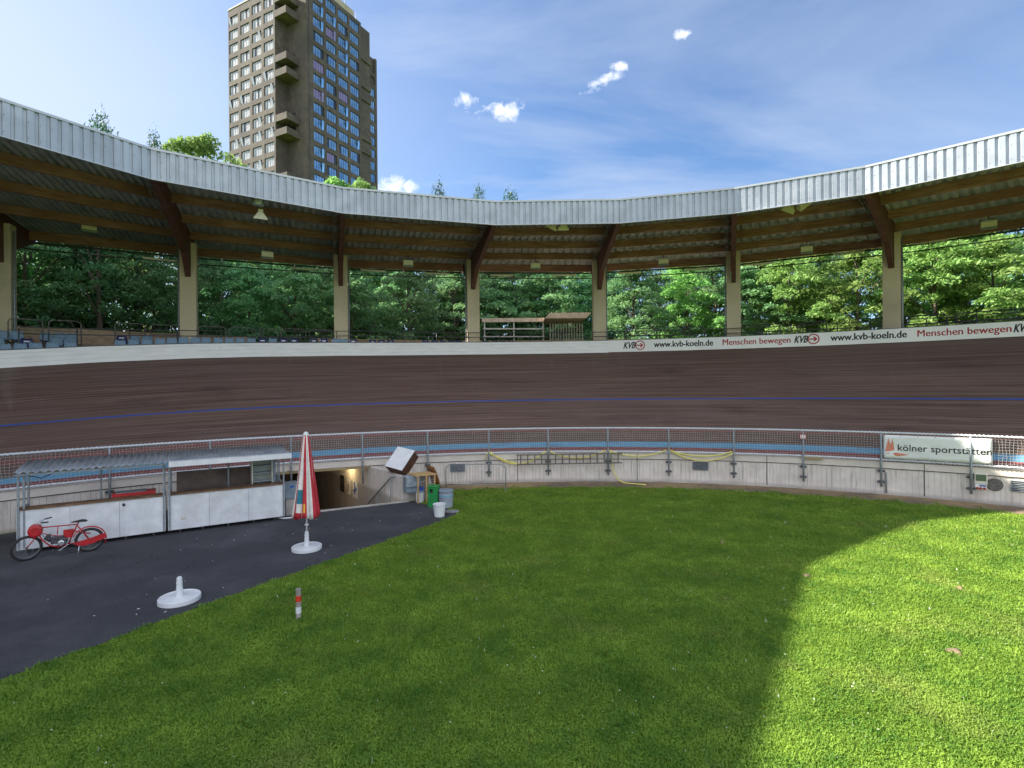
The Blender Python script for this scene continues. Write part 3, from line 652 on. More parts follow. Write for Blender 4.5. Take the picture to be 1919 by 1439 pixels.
for i in RV:
    e, cc_, bk = E2[i], CC[i], B2[i]; d = (cc_-e); Lc = d.length; d.normalize(); sd = Vector((-d.y, d.x, 0)); Lb = (bk-e).length
    zr = lambda x: ZR0+(ZR1-ZR0)*x/Lb
    poly = [(.12, zr(.12)-.02), (Lb-.1, zr(Lb-.1)-.02), (Lb-.1, zr(Lb)-.42), (Lc+.55, 11.45), (Lc+.05, 10.62), (Lc-.22, 10.70), (Lc-1.6, 11.75), (.55, ZE+.05), (.12, ZE+.10)]
    mb = MB(); mb.prism([(x, z) for x, z in poly], (e.x, e.y, 0), d, (0, 0, 1), sd, .24); bm_ = mb.build('beam', M['glulam'], gs)
    mb = MB()
    for s_ in (.27, .485, .70):
        for sg in (-1, 1):
            p = e+d*(Lb*s_)+sd*sg*.20; mb.box(up3(p, zr(Lb*s_)-.40), (.14, .12, .035), math.atan2(sd.y, sd.x))
    sub(mb, 'joist_hanger', M['steel'], bm_)
    mb = MB(); pq = lambda x, o: e+d*x+sd*o
    for o_ in (.30, .42): mb.tube([up3(pq(1.0, o_), zr(1.0)-.55), up3(pq(Lb*.70, o_), zr(Lb*.7)-.60), up3(pq(Lc+.2, o_), 11.2)], .016, 5)
    for k in range(9): x_ = 1.0+(Lb*.70-1.0)*k/8; z_ = zr(1.0)-.55+(zr(Lb*.7)-.60-zr(1.0)+.55)*k/8; mb.tube([up3(pq(x_, .24), z_), up3(pq(x_, .44), z_)], .016, 5)
    mb.build('cable_ladder', M['steel'], gs)
    th = theta(cc_); zf = zb(th)-2.5; az = math.atan2(sd.y, sd.x); mb = MB()
    # slotted head: two cheeks, solid shaft
    zs = 10.75
    shaft_top = zs
    R_ = Matrix.Rotation(az, 3, 'Z')
    mb.box((cc_.x, cc_.y, (zs+0)/2), (.78, .62, zs), az)
    for sg in (-1, 1): mb.box(Vector((cc_.x, cc_.y, (zs+12.62)/2)) + R_ @ Vector((sg*.262, 0, 0)), (.256, .62, 12.62-zs), az)
    mb.build('column', M['column'], gs, bevel=.02)
    for sg in ((1,) if i % 2 == 0 else (-1,)):
        p = Vector((cc_.x, cc_.y, 0)) + R_ @ Vector((sg*.45, .12, 0)); mb = MB(); mb.tube([up3(p, 5), up3(p, 12.3)], .045, 8); mb.build('downpipe', M['steel'], gs)
# terrace steps
th_l, th_r = -80, 62
zf0 = lambda t_: zb(t_)+.02
mb = MB(); arcbox(mb, RO+.07, RO+1.35, 3.0, zf0, -80, 62, 1.5); arcbox(mb, RO+1.352, RO+2.2, 3.0, lambda t_: zf0(t_)+.32, -80, 62, 1.5)
arcbox(mb, RO+2.202, RO+3.1, 3.0, lambda t_: zf0(t_)+interp(t_, [-34, -26], [.64, .33]), -80, 62, 1.5); arcbox(mb, RO+3.102, RO+6.6, 3.0, lambda t_: interp(t_, [-34, -24], [6.95, 7.02]), -80, 62, 1.5)
mb.build('terrace', M['terrace'], gs)
# added sun-blocking wall, then the parapet behind the stand
mb = MB(); arcbox(mb, 39.6, 39.8, 6.0, 16.5, -112, -52, 2); mb.build('sun_block_wall', M['parapet'], gs)  # tall unseen wall added to stop low sun leaking under the roof
par = thing('parapet_wall', 'low brown timber clad wall behind the seats at the back of the stand', 'wall', pol(-20, 38.4, 6))
for a, b in ((-57, -30), (-24.5, -10.5), (-9.5, 4), (5, 50)):
    mb = MB(); arcbox(mb, 38.3, 38.5, 6.0, 7.98 if a != -57 else 7.95, a, b, 2); mb.build('wall_panel', M['parapet'], par)
# ------------------------------------------------------------------ lamps under the roof
def facing(th): return -rad(th)
fl = None
def at_roof(px, py, R): q = onR(px, py, R); return q
lampspec = [(167, 425), (501, 476.5), (765, 492.5), (1003.5, 498), (1243.5, 490), (1512, 467), (1853, 420)]
for k, (px, py) in enumerate(lampspec):
    q = onR(px, py, 33.6 if k else 35); 
    if k == 0: q = onR(px, py, 35.5)
    th = theta(q)
    lbl = 'cream faced box floodlight under the roof, ' + ['first from the left end of the row', 'second from the left', 'third from the left', 'fourth from the left above the timber shelter', 'fifth from the left', 'sixth from the left', 'last at the right end of the row'][k]
    if fl is None:
        fl = thing('floodlight', lbl, 'floodlight', (0, 0, 0), 0, 'box floodlights under the stand roof')
        mb = MB(); mb.box((0, 0, 0), (.60, .16, .30)); mb.box((0, .12, .02), (.44, .14, .2)); mb.build('housing', M['cream'], fl, local=True, bevel=.015)
        mb = MB(); mb.box((0, -.03, -.20), (.62, .20, .09), rot=Matrix.Rotation(.35, 3, 'X')); mb.build('lamp_visor', M['greyplastic'], fl, local=True)
        mb = MB(); mb.tube([(-.33, .05, -.02), (-.33, .12, .30), (.33, .12, .30), (.33, .05, -.02)], .014, 6); mb.box((0, .12, .38), (.06, .05, .2)); mb.build('mounting_bracket', M['steel_dark'], fl, local=True)
        fl.location = q; fl.rotation_euler = (0, 0, facing(th)); FLK = kids(fl)
    else: copy_tree(fl, q, facing(th), lbl, FLK)
def reflector(px, py, R, tilt, lbl, roll_=0.0):
    q = onR(px, py, R); th = theta(q); t_ = thing('spotlight', lbl, 'spotlight', q, facing(th), 'pyramid shaped lamps hanging behind the fascia')
    R_ = Matrix.Rotation(roll_, 3, 'Y') @ Matrix.Rotation(tilt, 3, 'X')
    def fr(r0, r1, z0, z1):
        vs = [R_ @ Vector((sx*r, sy*r*.8, z)) for r, z in ((r0, z0), (r1, z1)) for sx, sy in ((-1, -1), (1, -1), (1, 1), (-1, 1))]
        return vs, [(0, 1, 2, 3), (7, 6, 5, 4), (0, 4, 5, 1), (1, 5, 6, 2), (2, 6, 7, 3), (3, 7, 4, 0)]
    mb = MB(); mb.add(*fr(.30, .12, 0, .28)); mb.add(*fr(.10, .10, .285, .42)); mb.build('lamp_shade', M['cream'], t_, local=True)
    mb = MB(); mb.tube([R_ @ Vector((0, 0, .42)), Vector((0, .1, .62))], .02, 6); mb.build('hanger', M['steel'], t_, local=True)
reflector(1033, 427, 27.6, .5, 'left pyramid lamp of the pair above the timber shelter', .5); reflector(1055, 428, 27.6, .7, 'right pyramid lamp of the pair above the timber shelter', 0)
reflector(1476, 395, 27.6, .6, 'left pyramid lamp of the pair hanging under the sunlit fascia', .5); reflector(1507, 386, 27.6, .7, 'right pyramid lamp of the pair hanging under the sunlit fascia', -.6)
reflector(488, 410, 27.6, .3, 'single pyramid lamp hanging below the loudspeaker', 0)
q = onR(484, 377, 26.8); th = theta(q)
t_ = thing('loudspeaker', 'grey horn loudspeaker with round white mouth hanging under the fascia', 'loudspeaker', q, facing(th))
mb = MB(); mb.box((0, .12, 0), (.46, .22, .34)); mb.build('housing', M['greyplastic'], t_, local=True, bevel=.04)
mb = MB(); mb.lathe([(.03, 0), (.15, .05), (.155, .065), (.12, .075)], (0, .0, 0), 20, Matrix.Rotation(PI/2, 3, 'X')); mb.build('horn_mouth', M['rail_white'], t_, local=True)
mb = MB(); mb.box((0, .15, .25), (.05, .05, .2)); mb.build('mounting_bracket', M['steel_dark'], t_, local=True)
# tube lights at the rear edge
TL = None
for k, (px, py) in enumerate([(300, 486), (570, 503.5), (700, 507), (820, 512.5), (940, 515.5), (1057, 515), (1180, 511), (1305, 504), (1425, 494), (1590, 474), (1745, 452)]):
    q = onR(px, py, 36.2); th = theta(q); lbl = 'white fluorescent batten under the rear roof edge, number %s from the left' % ['one', 'two', 'three', 'four', 'five', 'six', 'seven', 'eight', 'nine', 'ten', 'eleven'][k]
    lbl = 'white tube light under the rear roof edge, ' + ['leftmost of all', 'second from the left', 'third from the left', 'fourth from the left', 'fifth from the left, first above the shelter', 'sixth from the left, second above the shelter', 'seventh from the left', 'eighth from the left', 'ninth from the left', 'second from the right end', 'rightmost of all'][k]
    if TL is None:
        TL = thing('tube_light', lbl, 'tube light', q, facing(th), 'tube lights under the rear roof edge')
        mb = MB(); mb.box((0, 0, 0), (1.55, .14, .06)); mb.build('batten', M['cream'], TL, local=True)
        mb = MB(); mb.tube([(-.72, 0, -.05), (.72, 0, -.05)], .022, 8); mb.build('tube', M['white_plastic'], TL, local=True)
        mb = MB(); mb.tube([(-.6, 0, .03), (-.6, 0, .35)], .008, 5); mb.tube([(.6, 0, .03), (.6, 0, .35)], .008, 5); mb.build('hanger', M['steel_dark'], TL, local=True); TLK = kids(TL)
    else: copy_tree(TL, q, facing(th), lbl, TLK)
# ------------------------------------------------------------------ seats
def seat_proto(name, m, mark):
    t_ = bpy.data.objects.new(name, None); COL.objects.link(t_); t_['category'] = 'seat'; t_['group'] = 'plastic bucket seats on the stand'; WM[t_.name] = Matrix.Identity(4)
    mb = MB(); mb.smooth = True; n = 9; rows = []
    # side profile (y forward = -y faces the track), z
    pr = [(-.22, .40, .19), (-.19, .43, .215), (-.02, .40, .225), (.14, .40, .22), (.20, .47, .22), (.235, .62, .215), (.26, .76, .19), (.275, .82, .13)]
    vs = []
    for y, z, hw in pr:
        for k in range(n):
            u = -1+2*k/(n-1); vs.append((u*hw, y-(abs(u)**3)*.06, z+(abs(u)**3)*.035))
    fs = [(i*n+k, i*n+k+1, (i+1)*n+k+1, (i+1)*n+k) for i in range(len(pr)-1) for k in range(n-1)]
    mb.add(vs, fs); o = mb.build('seat_shell', m, t_, local=True, fix=False); sm = o.modifiers.new('thickness', 'SOLIDIFY'); sm.thickness = .02
    mb = MB(); mb.box((0, .0, .04), (.06, .06, .68)); mb.box((0, .0, .36), (.16, .16, .03)); mb.build('pedestal', M['steel_dark'], t_, local=True)
    if mark: mb = MB(); mb.box((0, .222, .70), (.20, .006, .06), rot=Matrix.Rotation(-.12, 3, 'X')); mb.build('seat_mark', M['seat_mark'], t_, local=True)
    return t_
SF = seat_proto('seat', M['seat_faded'], False); SN = seat_proto('seat', M['seat_navy'], True); usedF = usedN = False
KF, KN = kids(SF), kids(SN)
rows = {1: ([(-16, 0), (8, 0), (38, 0), (67, 0), (98, 0), (132, 0), (225, 0), (250, 0), (275, 0), (300, 0), (322, 0), (344, 0), (366, 0), (386, 0), (409, 0), (430, 0), (450, 0), (471, 0), (492, 1), (511, 0), (531, 1), (551, 1), (588, 1), (607, 1), (630, 0), (644, 0), (662, 1), (698, 1), (715, 1), (732, 1), (797, 1), (814, 1), (830, 1), (845, 1), (860, 1), (910, 1), (927, 1), (942, 1), (957, 1)], RO+.75, 0),
        2: ([(-5, 0), (50, 1), (105, 0), (131, 0), (228, 1), (252, 0), (276, 0)], RO+1.75, .32),
        3: ([(8, 0), (32, 0), (86, 0), (112, 0), (135, 0)], RO+2.7, .64)}
ordn = ['first', 'second', 'third', 'fourth', 'fifth', 'sixth', 'seventh', 'eighth', 'ninth', 'tenth', '11th', '12th', '13th', '14th', '15th', '16th', '17th', '18th', '19th', '20th', '21st', '22nd', '23rd', '24th', '25th']
cntc = {}
for r_, (lst, R, dz) in rows.items():
    for px, nv in lst:
        yt = {1: interp(px, [0, 135, 225, 345, 480, 640, 700, 960], [644, 640, 637, 631.5, 633.5, 634.5, 637, 638.5]), 2: interp(px, [0, 50, 105, 228], [633, 634, 631.5, 628]), 3: interp(px, [8, 135], [619, 624])}[r_]
        q_ = onR(px, yt, R+.25); th = theta(q_); z = q_.z-.84; p = pol(th, R, z)
        key = (r_, nv); 
        if px > 0: cntc[key] = cntc.get(key, 0)+1
        lbl = '%s bucket seat, %s of its colour from the left in the %s row' % ('navy blue' if nv else 'faded light blue', ordn[max(0, cntc.get(key, 1)-1)], {1: 'front', 2: 'middle', 3: 'back'}[r_])
        if px <= 0: lbl = 'faded light blue bucket seat cut off by the left picture edge, %s row' % {1: 'front', 2: 'middle'}[r_]
        if nv:
            if not usedN: SN.location = p; SN.rotation_euler = (0, 0, facing(th)); SN['label'] = lbl; usedN = True
            else: copy_tree(SN, p, facing(th), lbl, KN)
        else:
            if not usedF: SF.location = p; SF.rotation_euler = (0, 0, facing(th)); SF['label'] = lbl; usedF = True
            else: copy_tree(SF, p, facing(th), lbl, KF)
# ------------------------------------------------------------------ railings on the stand
hoops = [(15, 80, 598), (91, 152, 601), (215, 272, 606), (281, 335, 609), (372, 423, 612), (430, 478, 614), (486, 520, 616), (527, 573, 616.5), (580, 625, 618)]
for k, (a, b, y) in enumerate(hoops):
    R = 34.9; ta, tb = theta(onR(a, y, R)), theta(onR(b, y, R)); zt_ = onR((a+b)/2, y, R).z; zl = zt_-1.25
    c_ = pol((ta+tb)/2, R, zl); t_ = thing('guard_rail', 'bent steel tube guard rail behind the seats, %s hoop from the left' % ordn[k], 'railing', c_, 0, 'bent tube guard rails behind the seats')
    mb = MB(); pts = [pol(ta, R, zl), pol(ta, R, zt_-.16), pol(ta+.08, R, zt_-.05), pol(ta+.3, R, zt_)] + [pol(ta+(tb-ta)*f_, R, zt_) for f_ in (.3, .5, .7)] + [pol(tb-.3, R, zt_), pol(tb-.08, R, zt_-.05), pol(tb, R, zt_-.16), pol(tb, R, zl)]
    mb.tube(pts, .027, 7); mb.build('hoop', M['hoop'], t_); mb = MB(); mb.tube([pol(ta, R, zt_-.5), pol(tb, R, zt_-.5)], .018, 6); mb.build('mid_rail', M['hoop'], t_)
t_ = thing('stand_railing', 'long two bar tubular steel railing along the front of the walkway', 'railing', pol(0, 33.1, 7))
RR = 33.15
for zf_ in (8.02, 7.74):
    mb = MB(); mb.tube([pol(a, RR, zf_+interp(a, [-45, -20], [-.55, 0])) for a in np.arange(-46, 60, 2)], .026, 6); mb.build('bar', M['steel_dark'], t_)
for k, a in enumerate(np.arange(-46, 60, 3.35)):
    mb = MB(); zo = interp(a, [-45, -20], [-.55, 0]); mb.tube([pol(a, RR, zb(a)+.0), pol(a, RR, 8.02+zo)], .028, 6); mb.build('upright', M['steel_dark'], t_)
for k, (a, b) in enumerate([(8, 11.5), (14, 16), (19.5, 23), (25, 27), (30.5, 36), (36.6, 42), (43, 49)]):
    h = thing('guard_rail', 'dark bent tube guard rail behind the long advertising banner, %s from its left end' % ordn[k], 'railing', pol((a+b)/2, 34.6, 7), 0, 'dark guard rails behind the advertising banner')
    mb = MB(); mb.tube([pol(a, 34.6, 7.0), pol(a, 34.6, 8.2), pol(a+.15, 34.6, 8.3), pol(a+.4, 34.6, 8.33), pol((a+b)/2, 34.6, 8.33), pol(b-.4, 34.6, 8.33), pol(b-.15, 34.6, 8.3), pol(b, 34.6, 8.2), pol(b, 34.6, 7.0)], .032, 7); mb.build('hoop', M['steel_dark'], h)
    mb = MB(); mb.tube([pol(a, 34.6, 7.9), pol(b, 34.6, 7.9)], .02, 6); mb.build('mid_rail', M['steel_dark'], h)
# ------------------------------------------------------------------ shelter behind the stand
Y0 = 42.0
t_ = thing('timber_shelter', 'weathered open timber shelter with flat roof and slatted end behind the stand', 'shelter', D(1000, 640, Y0))
def dd(px, py, y=Y0): return D(px, py, y)
a, b = dd(903, 601), dd(1020, 601)
mb = MB(); mb.par(a+Vector((0, 0, -.12)), Vector((b.x-a.x, 0, 0)), (0, 3.0, .35), (0, 0, .32)); mb.build('roof', M['shelter_wood'], t_)
a, b = dd(1018, 600), dd(1097, 596)
mb = MB(); mb.prism([(0, 0), (.35, .42), (3.6, .42), (3.2, 0)], (a.x, Y0, a.z-.1), (1, 0, 0), (0, 0, 1), (0, 1, 0), 4.0); mb.build('roof', M['shelter_wood'], t_)
for px in (908, 963, 1018):
    q = dd(px, 604); mb = MB(); mb.box((q.x, Y0+.1, (q.z+0)/2), (.10, .1, q.z)); mb.build('post', M['slat'], t_)
for py in (616, 631):
    p, q = dd(906, py), dd(1020, py); mb = MB(); mb.beam(p, q, .06, .11); mb.build('cross_bar', M['slat'], t_)
for px in range(1031, 1095, 5):
    q = dd(px, 606); mb = MB(); mb.box((q.x, Y0-.05, q.z/2+1.5), (.085, .05, q.z-3.0)); mb.build('slat', M['slat'], t_)
q = dd(1068, 608); mb = MB(); mb.box((q.x, Y0-.12, q.z), (.30, .03, .22)); mb.build('notice', M['white_paint'], t_)
mb = MB(); p, q = dd(905, 650, Y0+2.9), dd(1095, 650, Y0+2.9); mb.par((p.x, Y0+2.9, 3), (q.x-p.x, 0, 0), (0, .08, 0), (0, 0, 5.4)); mb.build('back_wall', M['parapet'], t_)
#PART2
# ------------------------------------------------------------------ stairwell
t_ = thing('stairwell', 'concrete stairwell leading down from the asphalt into the tunnel under the track', 'stairwell', sw(0, 0))
def wallpanel(mb, p, q, z0, z1, th, side):
    p, q = Vector(p), Vector(q); d = (q-p); Ln = d.length; d.normalize(); n = Vector((-d.y, d.x, 0))*side
    a, b, c_, e = up3(p, z0), up3(q, z0), up3(q, z1), up3(p, z1); uvf = [(0, z0), (Ln, z0), (Ln, z1), (0, z1)]
    A = [a, b, c_, e]; B = [x+n*th for x in A]
    mb.add(A+B, [(0, 1, 2, 3)], [uvf]); mb.add(A+B, [(5, 4, 7, 6)], [[uvf[1], uvf[0], uvf[3], uvf[2]]])
    mb.add(A+B, [(3, 2, 6, 7)], [[(0, 0), (Ln, 0), (Ln, th), (0, th)]]); mb.add(A+B, [(0, 3, 7, 4)], [[(0, z0), (0, z1), (th, z1), (th, z0)]]); mb.add(A+B, [(1, 5, 6, 2)], [[(0, z0), (th, z0), (th, z1), (0, z1)]])
zl = -2.3
mb = MB(); wallpanel(mb, sw(SWw, 0), sw(SWw, SWd+.35), zl, 1.02, .30, -1); wallpanel(mb, sw(SWw, SWd+.352), sw(SWw, SWd+14), zl, .97, .3, -1); mb.build('side_wall', M['wall'], t_)
mb = MB(); wallpanel(mb, sw(0, 0), sw(0, SWd+.05), zl, .72, .30, 1); wallpanel(mb, sw(0, SWd+.052), sw(0, SWd+14), zl, .97, .3, 1); mb.build('side_wall', M['wall'], t_)
mb = MB(); mb.par(sw(.001, SWd+.6, .975), SWu*(SWw-.002), SWv*13.2, (0, 0, .10)); mb.build('ceiling', M['concrete'], t_)
mb = MB(); mb.par(sw(.001, 0, zl-.1), SWu*(SWw-.002), SWv*17.4, (0, 0, .1)); mb.par(sw(0, SWd+13.8, zl), SWu*SWw, SWv*.2, (0, 0, 3.2)); mb.build('floor', M['concrete'], t_)
mb = MB()
for k in range(12):
    z = -.18*(k+1)+.0; mb.par(sw(.001, .30*k, zl), SWu*(SWw-.002), SWv*.30, (0, 0, z-zl))
mb.build('steps', M['concrete'], t_)
mb = MB(); mb.par(sw(-.02, -.16, .0), SWu*(SWw+.3), SWv*.155, (0, 0, .045)); mb.build('threshold', M['concrete'], t_)
mb = MB(); mb.tube([sw(SWw-.10, .35, 1.0), sw(SWw-.10, .75, .92), sw(SWw-.10, 3.5, -.75)], .035, 8)
mb.tube([sw(SWw-.10, .78, -.45), sw(SWw-.10, .78, .9)], .022, 6); mb.tube([sw(SWw-.10, 2.2, -1.2), sw(SWw-.10, 2.2, .03)], .022, 6); mb.build('handrail', M['steel'], t_)
# pier at the front end of the side wall
mb = MB(); mb.par(sw(SWw+.302, -.02, 0), SWu*.75, SWv*.30, (0, 0, .98)); mb.build('end_pier', M['concrete'], t_)
lp = thing('tunnel_lamp', 'lit yellow tube lamp in the top corner of the tunnel mouth', 'lamp', sw(SWw-.25, SWd+2.2, .80))
mb = MB(); mb.par(sw(SWw-.42, SWd+1.7, .86), SWu*.16, SWv*1.0, (0, 0, .06)); mb.build('lamp_housing', M['steel'], lp)
mb = MB(); mb.par(sw(SWw-.41, SWd+1.72, .79), SWu*.14, SWv*.96, (0, 0, .068)); mb.build('lamp_tube', M['lamp_on'], lp)
pl = bpy.data.lights.new('tunnel_light', 'POINT'); pl.energy = 6; pl.color = (1, .78, .42); pl.shadow_soft_size = .15
po = bpy.data.objects.new('tunnel_light', pl); COL.objects.link(po); po.location = sw(SWw-.5, SWd+2.0, .62)
def poster(v, z, w_, h_, lbl, cols):
    o_ = thing('poster', lbl, 'poster', sw(SWw-.01, v, z)); mb = MB(); mb.m = 0; mb.par(sw(SWw-.018, v-w_/2, z-h_/2), SWv*w_, (0, 0, h_), SWu*.012); mb.build('sheet', M['white_paint'] if cols[0] else M['dark'], o_)
    mb = MB(); R__ = random.Random(len(lbl))
    for k in range(7): a, b = R__.uniform(-.38, .2)*w_, R__.uniform(-.38, .2)*h_; mb.par(sw(SWw-.021-.0015*k, v+a, z+b), SWv*(w_*R__.uniform(.12, .28)), (0, 0, h_*R__.uniform(.12, .3)), SWu*.001)
    mb.build('print', M[cols[1]], o_)
poster(5.2, -.30, .62, .80, 'white framed blue poster on the stairwell wall, nearest the handrail', (1, 'bluepaint'))
poster(6.1, -.30, .42, .75, 'middle poster with orange print on the stairwell wall', (1, 'orange_wood'))
poster(7.1, -.28, .62, .85, 'dark reddish poster deepest inside the tunnel', (0, 'brown_wood'))
# ------------------------------------------------------------------ market stalls
def stall(pf0, pf1, kind):
    a = P(*pf0, .12); b = P(*pf1, .12); a.z = b.z = 0; d = (b-a).normalized(); bk = Vector((-d.y, d.x, 0)); Ln = (b-a).length
    first = kind == 1
    t_ = thing('market_stall', 'white fronted sales stall with corrugated metal roof behind the red motor bicycle' if first else 'white fronted sales stall with a white roof edge, beside the closed parasol', 'stall', (a+b)/2, 0, 'sales stalls on the asphalt')
    q = lambda u, v, z: a + d*u + bk*v + Vector((0, 0, z))
    mb = MB()
    for k in range(3): mb.par(q(.0+k*Ln/3, 0, .12), d*(Ln/3-.006), bk*.035, (0, 0, 1.14))
    mb.par(q(-.002, .036, .12), bk*1.15, d*.03, (0, 0, 1.14)); mb.par(q(Ln-.028, .036, .12), bk*1.15, d*.03, (0, 0, 1.14)); mb.build('counter_front', M['white_paint'], t_, bevel=.004)
    mb = MB(); mb.par(q(.02, -.03, 1.262), d*(Ln-.03), bk*.46, (0, 0, .045)); mb.build('counter_top', M['wood_top'], t_)
    mb = MB(); mb.par(q(.04, .05, .35), d*(Ln-.08), bk*1.0, (0, 0, .03)); mb.build('shelf', M['wood_top'], t_)
    mb = MB()
    for u in (.3, .95, 1.7, 2.5, Ln-.35):
        for v in (.12, 1.0): mb.par(q(u, v, 0), d*.05, bk*.05, (0, 0, .34))
    mb.build('foot', M['steel_dark'], t_)
    D_ = 1.25
    for u, v in ((.02, .0), (Ln-.07, .0), (.02, D_), (Ln-.07, D_), (.14, .04), (Ln/2, D_)):
        if u == .14 and not first: continue
        mb = MB(); mb.par(q(u, v-.05, 0 if v > .5 else .12), d*.05, bk*.05, (0, 0, (2.36 if v < .5 else 2.46) - (0 if v > .5 else .12))); mb.build('post', M['steel'], t_)
    # corrugated roof, lower at the front
    mb = MB(); n = 20 if first else 32; zf, zk = 2.38, 2.56; v0, v1 = -.28, 1.45; x0, x1 = -.02, Ln+(.04 if first else .10); amp = .028 if first else .016
    mb.smooth = True; rows = []
    K = n*6
    for k in range(K+1):
        u = x0+(x1-x0)*k/K; dz = amp*sin(2*PI*k/6.0); rows.append((q(u, v0, zf+dz), q(u, (v0+v1)/2, (zf+zk)/2+dz+.01), q(u, v1, zk+dz)))
    vs = [p for r in rows for p in r]; mb.add(vs, [(3*k+j, 3*k+3+j, 3*k+4+j, 3*k+1+j) for k in range(K) for j in (0, 1)])
    ro = mb.build('roof', M['sheet_light'], t_, fix=False); so = ro.modifiers.new('thickness', 'SOLIDIFY'); so.thickness = .006
    mb = MB(); mb.par(q(0, v0+.05, zf-.085), d*Ln, bk*.05, (0, 0, .05)); mb.par(q(0, v1-.1, zk-.085), d*Ln, bk*.05, (0, 0, .05)); mb.par(q(Ln/2, v0+.10, zf-.08), d*.05, bk*(v1-v0-.2), (0, 0, .045)); mb.build('roof_rail', M['steel'], t_)
    if not first:
        mb = MB(); mb.par(q(.05, v0-.20, zf-.13), d*(Ln+.12), bk*.02, (0, 0, .15)); mb.par(q(.05, v0-.20, zf+.022), d*(Ln+.12), bk*.24, (0, 0, .012)); mb.par(q(Ln+.15, v0-.18, zf-.10), d*.02, bk*(v1-v0+.1), (0, .0, .12)); mb.build('roof_edge_board', M['white_plastic'], t_)
        mb = MB(); mb.par(q(.15, .9, 1.02), d*2.4, bk*.05, (0, 0, .10)); mb.build('back_rail', M['wood_top'], t_)
        mb = MB(); mb.par(q(.2, D_+.02, .3), d*(Ln-1.2), bk*.02, (0, 0, 1.55)); mb.build('back_panel', M['tarp'], t_)
        mb = MB(); mb.par(q(.35, -.003, .42), d*.16, bk*.004, (0, 0, .07)); mb.build('sticker', M['slat'], t_)
    else:
        mb = MB(); mb.lathe([(.045, 0), (.05, .02), (.03, .03)], q(2.50, -.002, 1.12), 14, Matrix.Rotation(PI/2, 3, 'X') ); mb.build('knob', M['steel_dark'], t_)
        mb = MB(); mb.tube([q(.12, .05, 2.3), q(.5, .3, 2.12), q(.9, .5, 2.3)], .012, 5); mb.build('cable', M['black'], t_)
    return q, Ln, d, bk
M['sheet_light'] = mat('stall_roof_sheet', (.17, .19, .22), (.27, .29, .32), 1.8, .5, metal=.3)
M['tarp'] = mat('brown_back_panel', (.10, .075, .065), (.17, .125, .11), 2, .8)
q1, L1_, d1, k1 = stall((31, 1032), (310.5, 995), 1)
q2, L2_, d2, k2 = stall((315, 994.6), (534.3, 966.8), 2)
t_ = thing('red_crate', 'flat red crate with a grey lid lying on the first stall counter', 'crate', q1(2.2, .35, 1.31))
mb = MB(); mb.par(q1(2.15, .46, 1.20), d1*1.15, k1*.5, (0, 0, .20)); mb.build('box', M['red'], t_); mb = MB(); mb.par(q1(2.25, .50, 1.402), d1*.8, k1*.42, (0, 0, .02)); mb.build('lid', M['greyplastic'], t_)
t_ = thing('refrigerator', 'open cream refrigerator without door standing inside the second stall', 'refrigerator', q2(2.55, .55, .36))
o_ = (2.50, .55, .40); w_, dp, h_ = .66, .55, 1.74
mb = MB(); mb.par(q2(o_[0], o_[1], o_[2]), d2*.04, k2*dp, (0, 0, h_)); mb.par(q2(o_[0]+w_, o_[1], o_[2]), d2*.04, k2*dp, (0, 0, h_)); mb.par(q2(o_[0], o_[1], o_[2]+h_+.001), d2*(w_+.04), k2*dp, (0, 0, .05)); mb.par(q2(o_[0], o_[1], o_[2]-.041), d2*(w_+.04), k2*dp, (0, 0, .04)); mb.build('case', M['fridge'], t_)
mb = MB(); mb.par(q2(o_[0]+.041, o_[1]+dp-.05, o_[2]), d2*(w_-.042), k2*.04, (0, 0, h_)); mb.build('back_panel', M['fridge_in'], t_)
for z in (.55, .95, 1.25, 1.5): mb = MB(); mb.par(q2(o_[0]+.042, o_[1]+.04, o_[2]+z), d2*(w_-.044), k2*(dp-.1), (0, 0, .012)); mb.build('shelf', M['rail_white'], t_)
mb = MB(); mb.par(q2(o_[0]+w_+.045, o_[1]-.02, o_[2]), d2*.09, k2*.07, (0, 0, h_)); mb.par(q2(o_[0]+w_+.17, o_[1]-.02, o_[2]), d2*.03, k2*.05, (0, 0, h_)); mb.build('side_trim', M['greyplastic'], t_)
t_ = thing('meter_cabinet', 'grey electrical box with blue badge mounted at the right end of the second stall', 'cabinet', q2(L2_+.05, .35, .62))
mb = MB(); mb.par(q2(L2_+.06, .45, .62), d2*.40, k2*.34, (0, 0, .58)); mb.build('box', M['greyplastic'], t_, bevel=.02)
mb = MB(); mb.par(q2(L2_+.04, .43, 1.202), d2*.44, k2*.38, (0, 0, .03)); mb.build('lid', M['steel'], t_); mb = MB(); mb.lathe([(.085, 0), (.085, .006)], q2(L2_+.30, .446, 1.08), 14, Matrix.Rotation(math.atan2(d2.y, d2.x), 3, 'Z') @ Matrix.Rotation(PI/2, 3, 'X') @ Matrix.Diagonal((1, .55, 1))); mb.build('badge', M['bluepaint'], t_)
mb = MB(); mb.par(q2(L2_+.10, .50, 0), d2*.34, k2*.28, (0, 0, .615)); mb.build('base', M['concrete'], t_)
t_ = thing('white_hose', 'white hose curling out from under the second stall', 'hose', q2(L2_, .1, 0))
mb = MB(); mb.tube([q2(L2_-.25, .30, .03), q2(L2_-.05, .05, .03), q2(L2_+.2, .0, .03), q2(L2_+.5, .12, .04), q2(L2_+.62, .36, .10), q2(L2_+.6, .5, .25)], .028, 7); mb.build('pipe', M['white_plastic'], t_)
t_ = thing('round_table', 'white round topped standing table cut off by the left picture edge', 'table', (-16.35, 15.9, 0))
mb = MB(); mb.lathe([(.40, 1.04), (.42, 1.05), (.42, 1.075), (.40, 1.085)], (-16.35, 15.9, 0), 28); mb.build('tabletop', M['white_plastic'], t_)
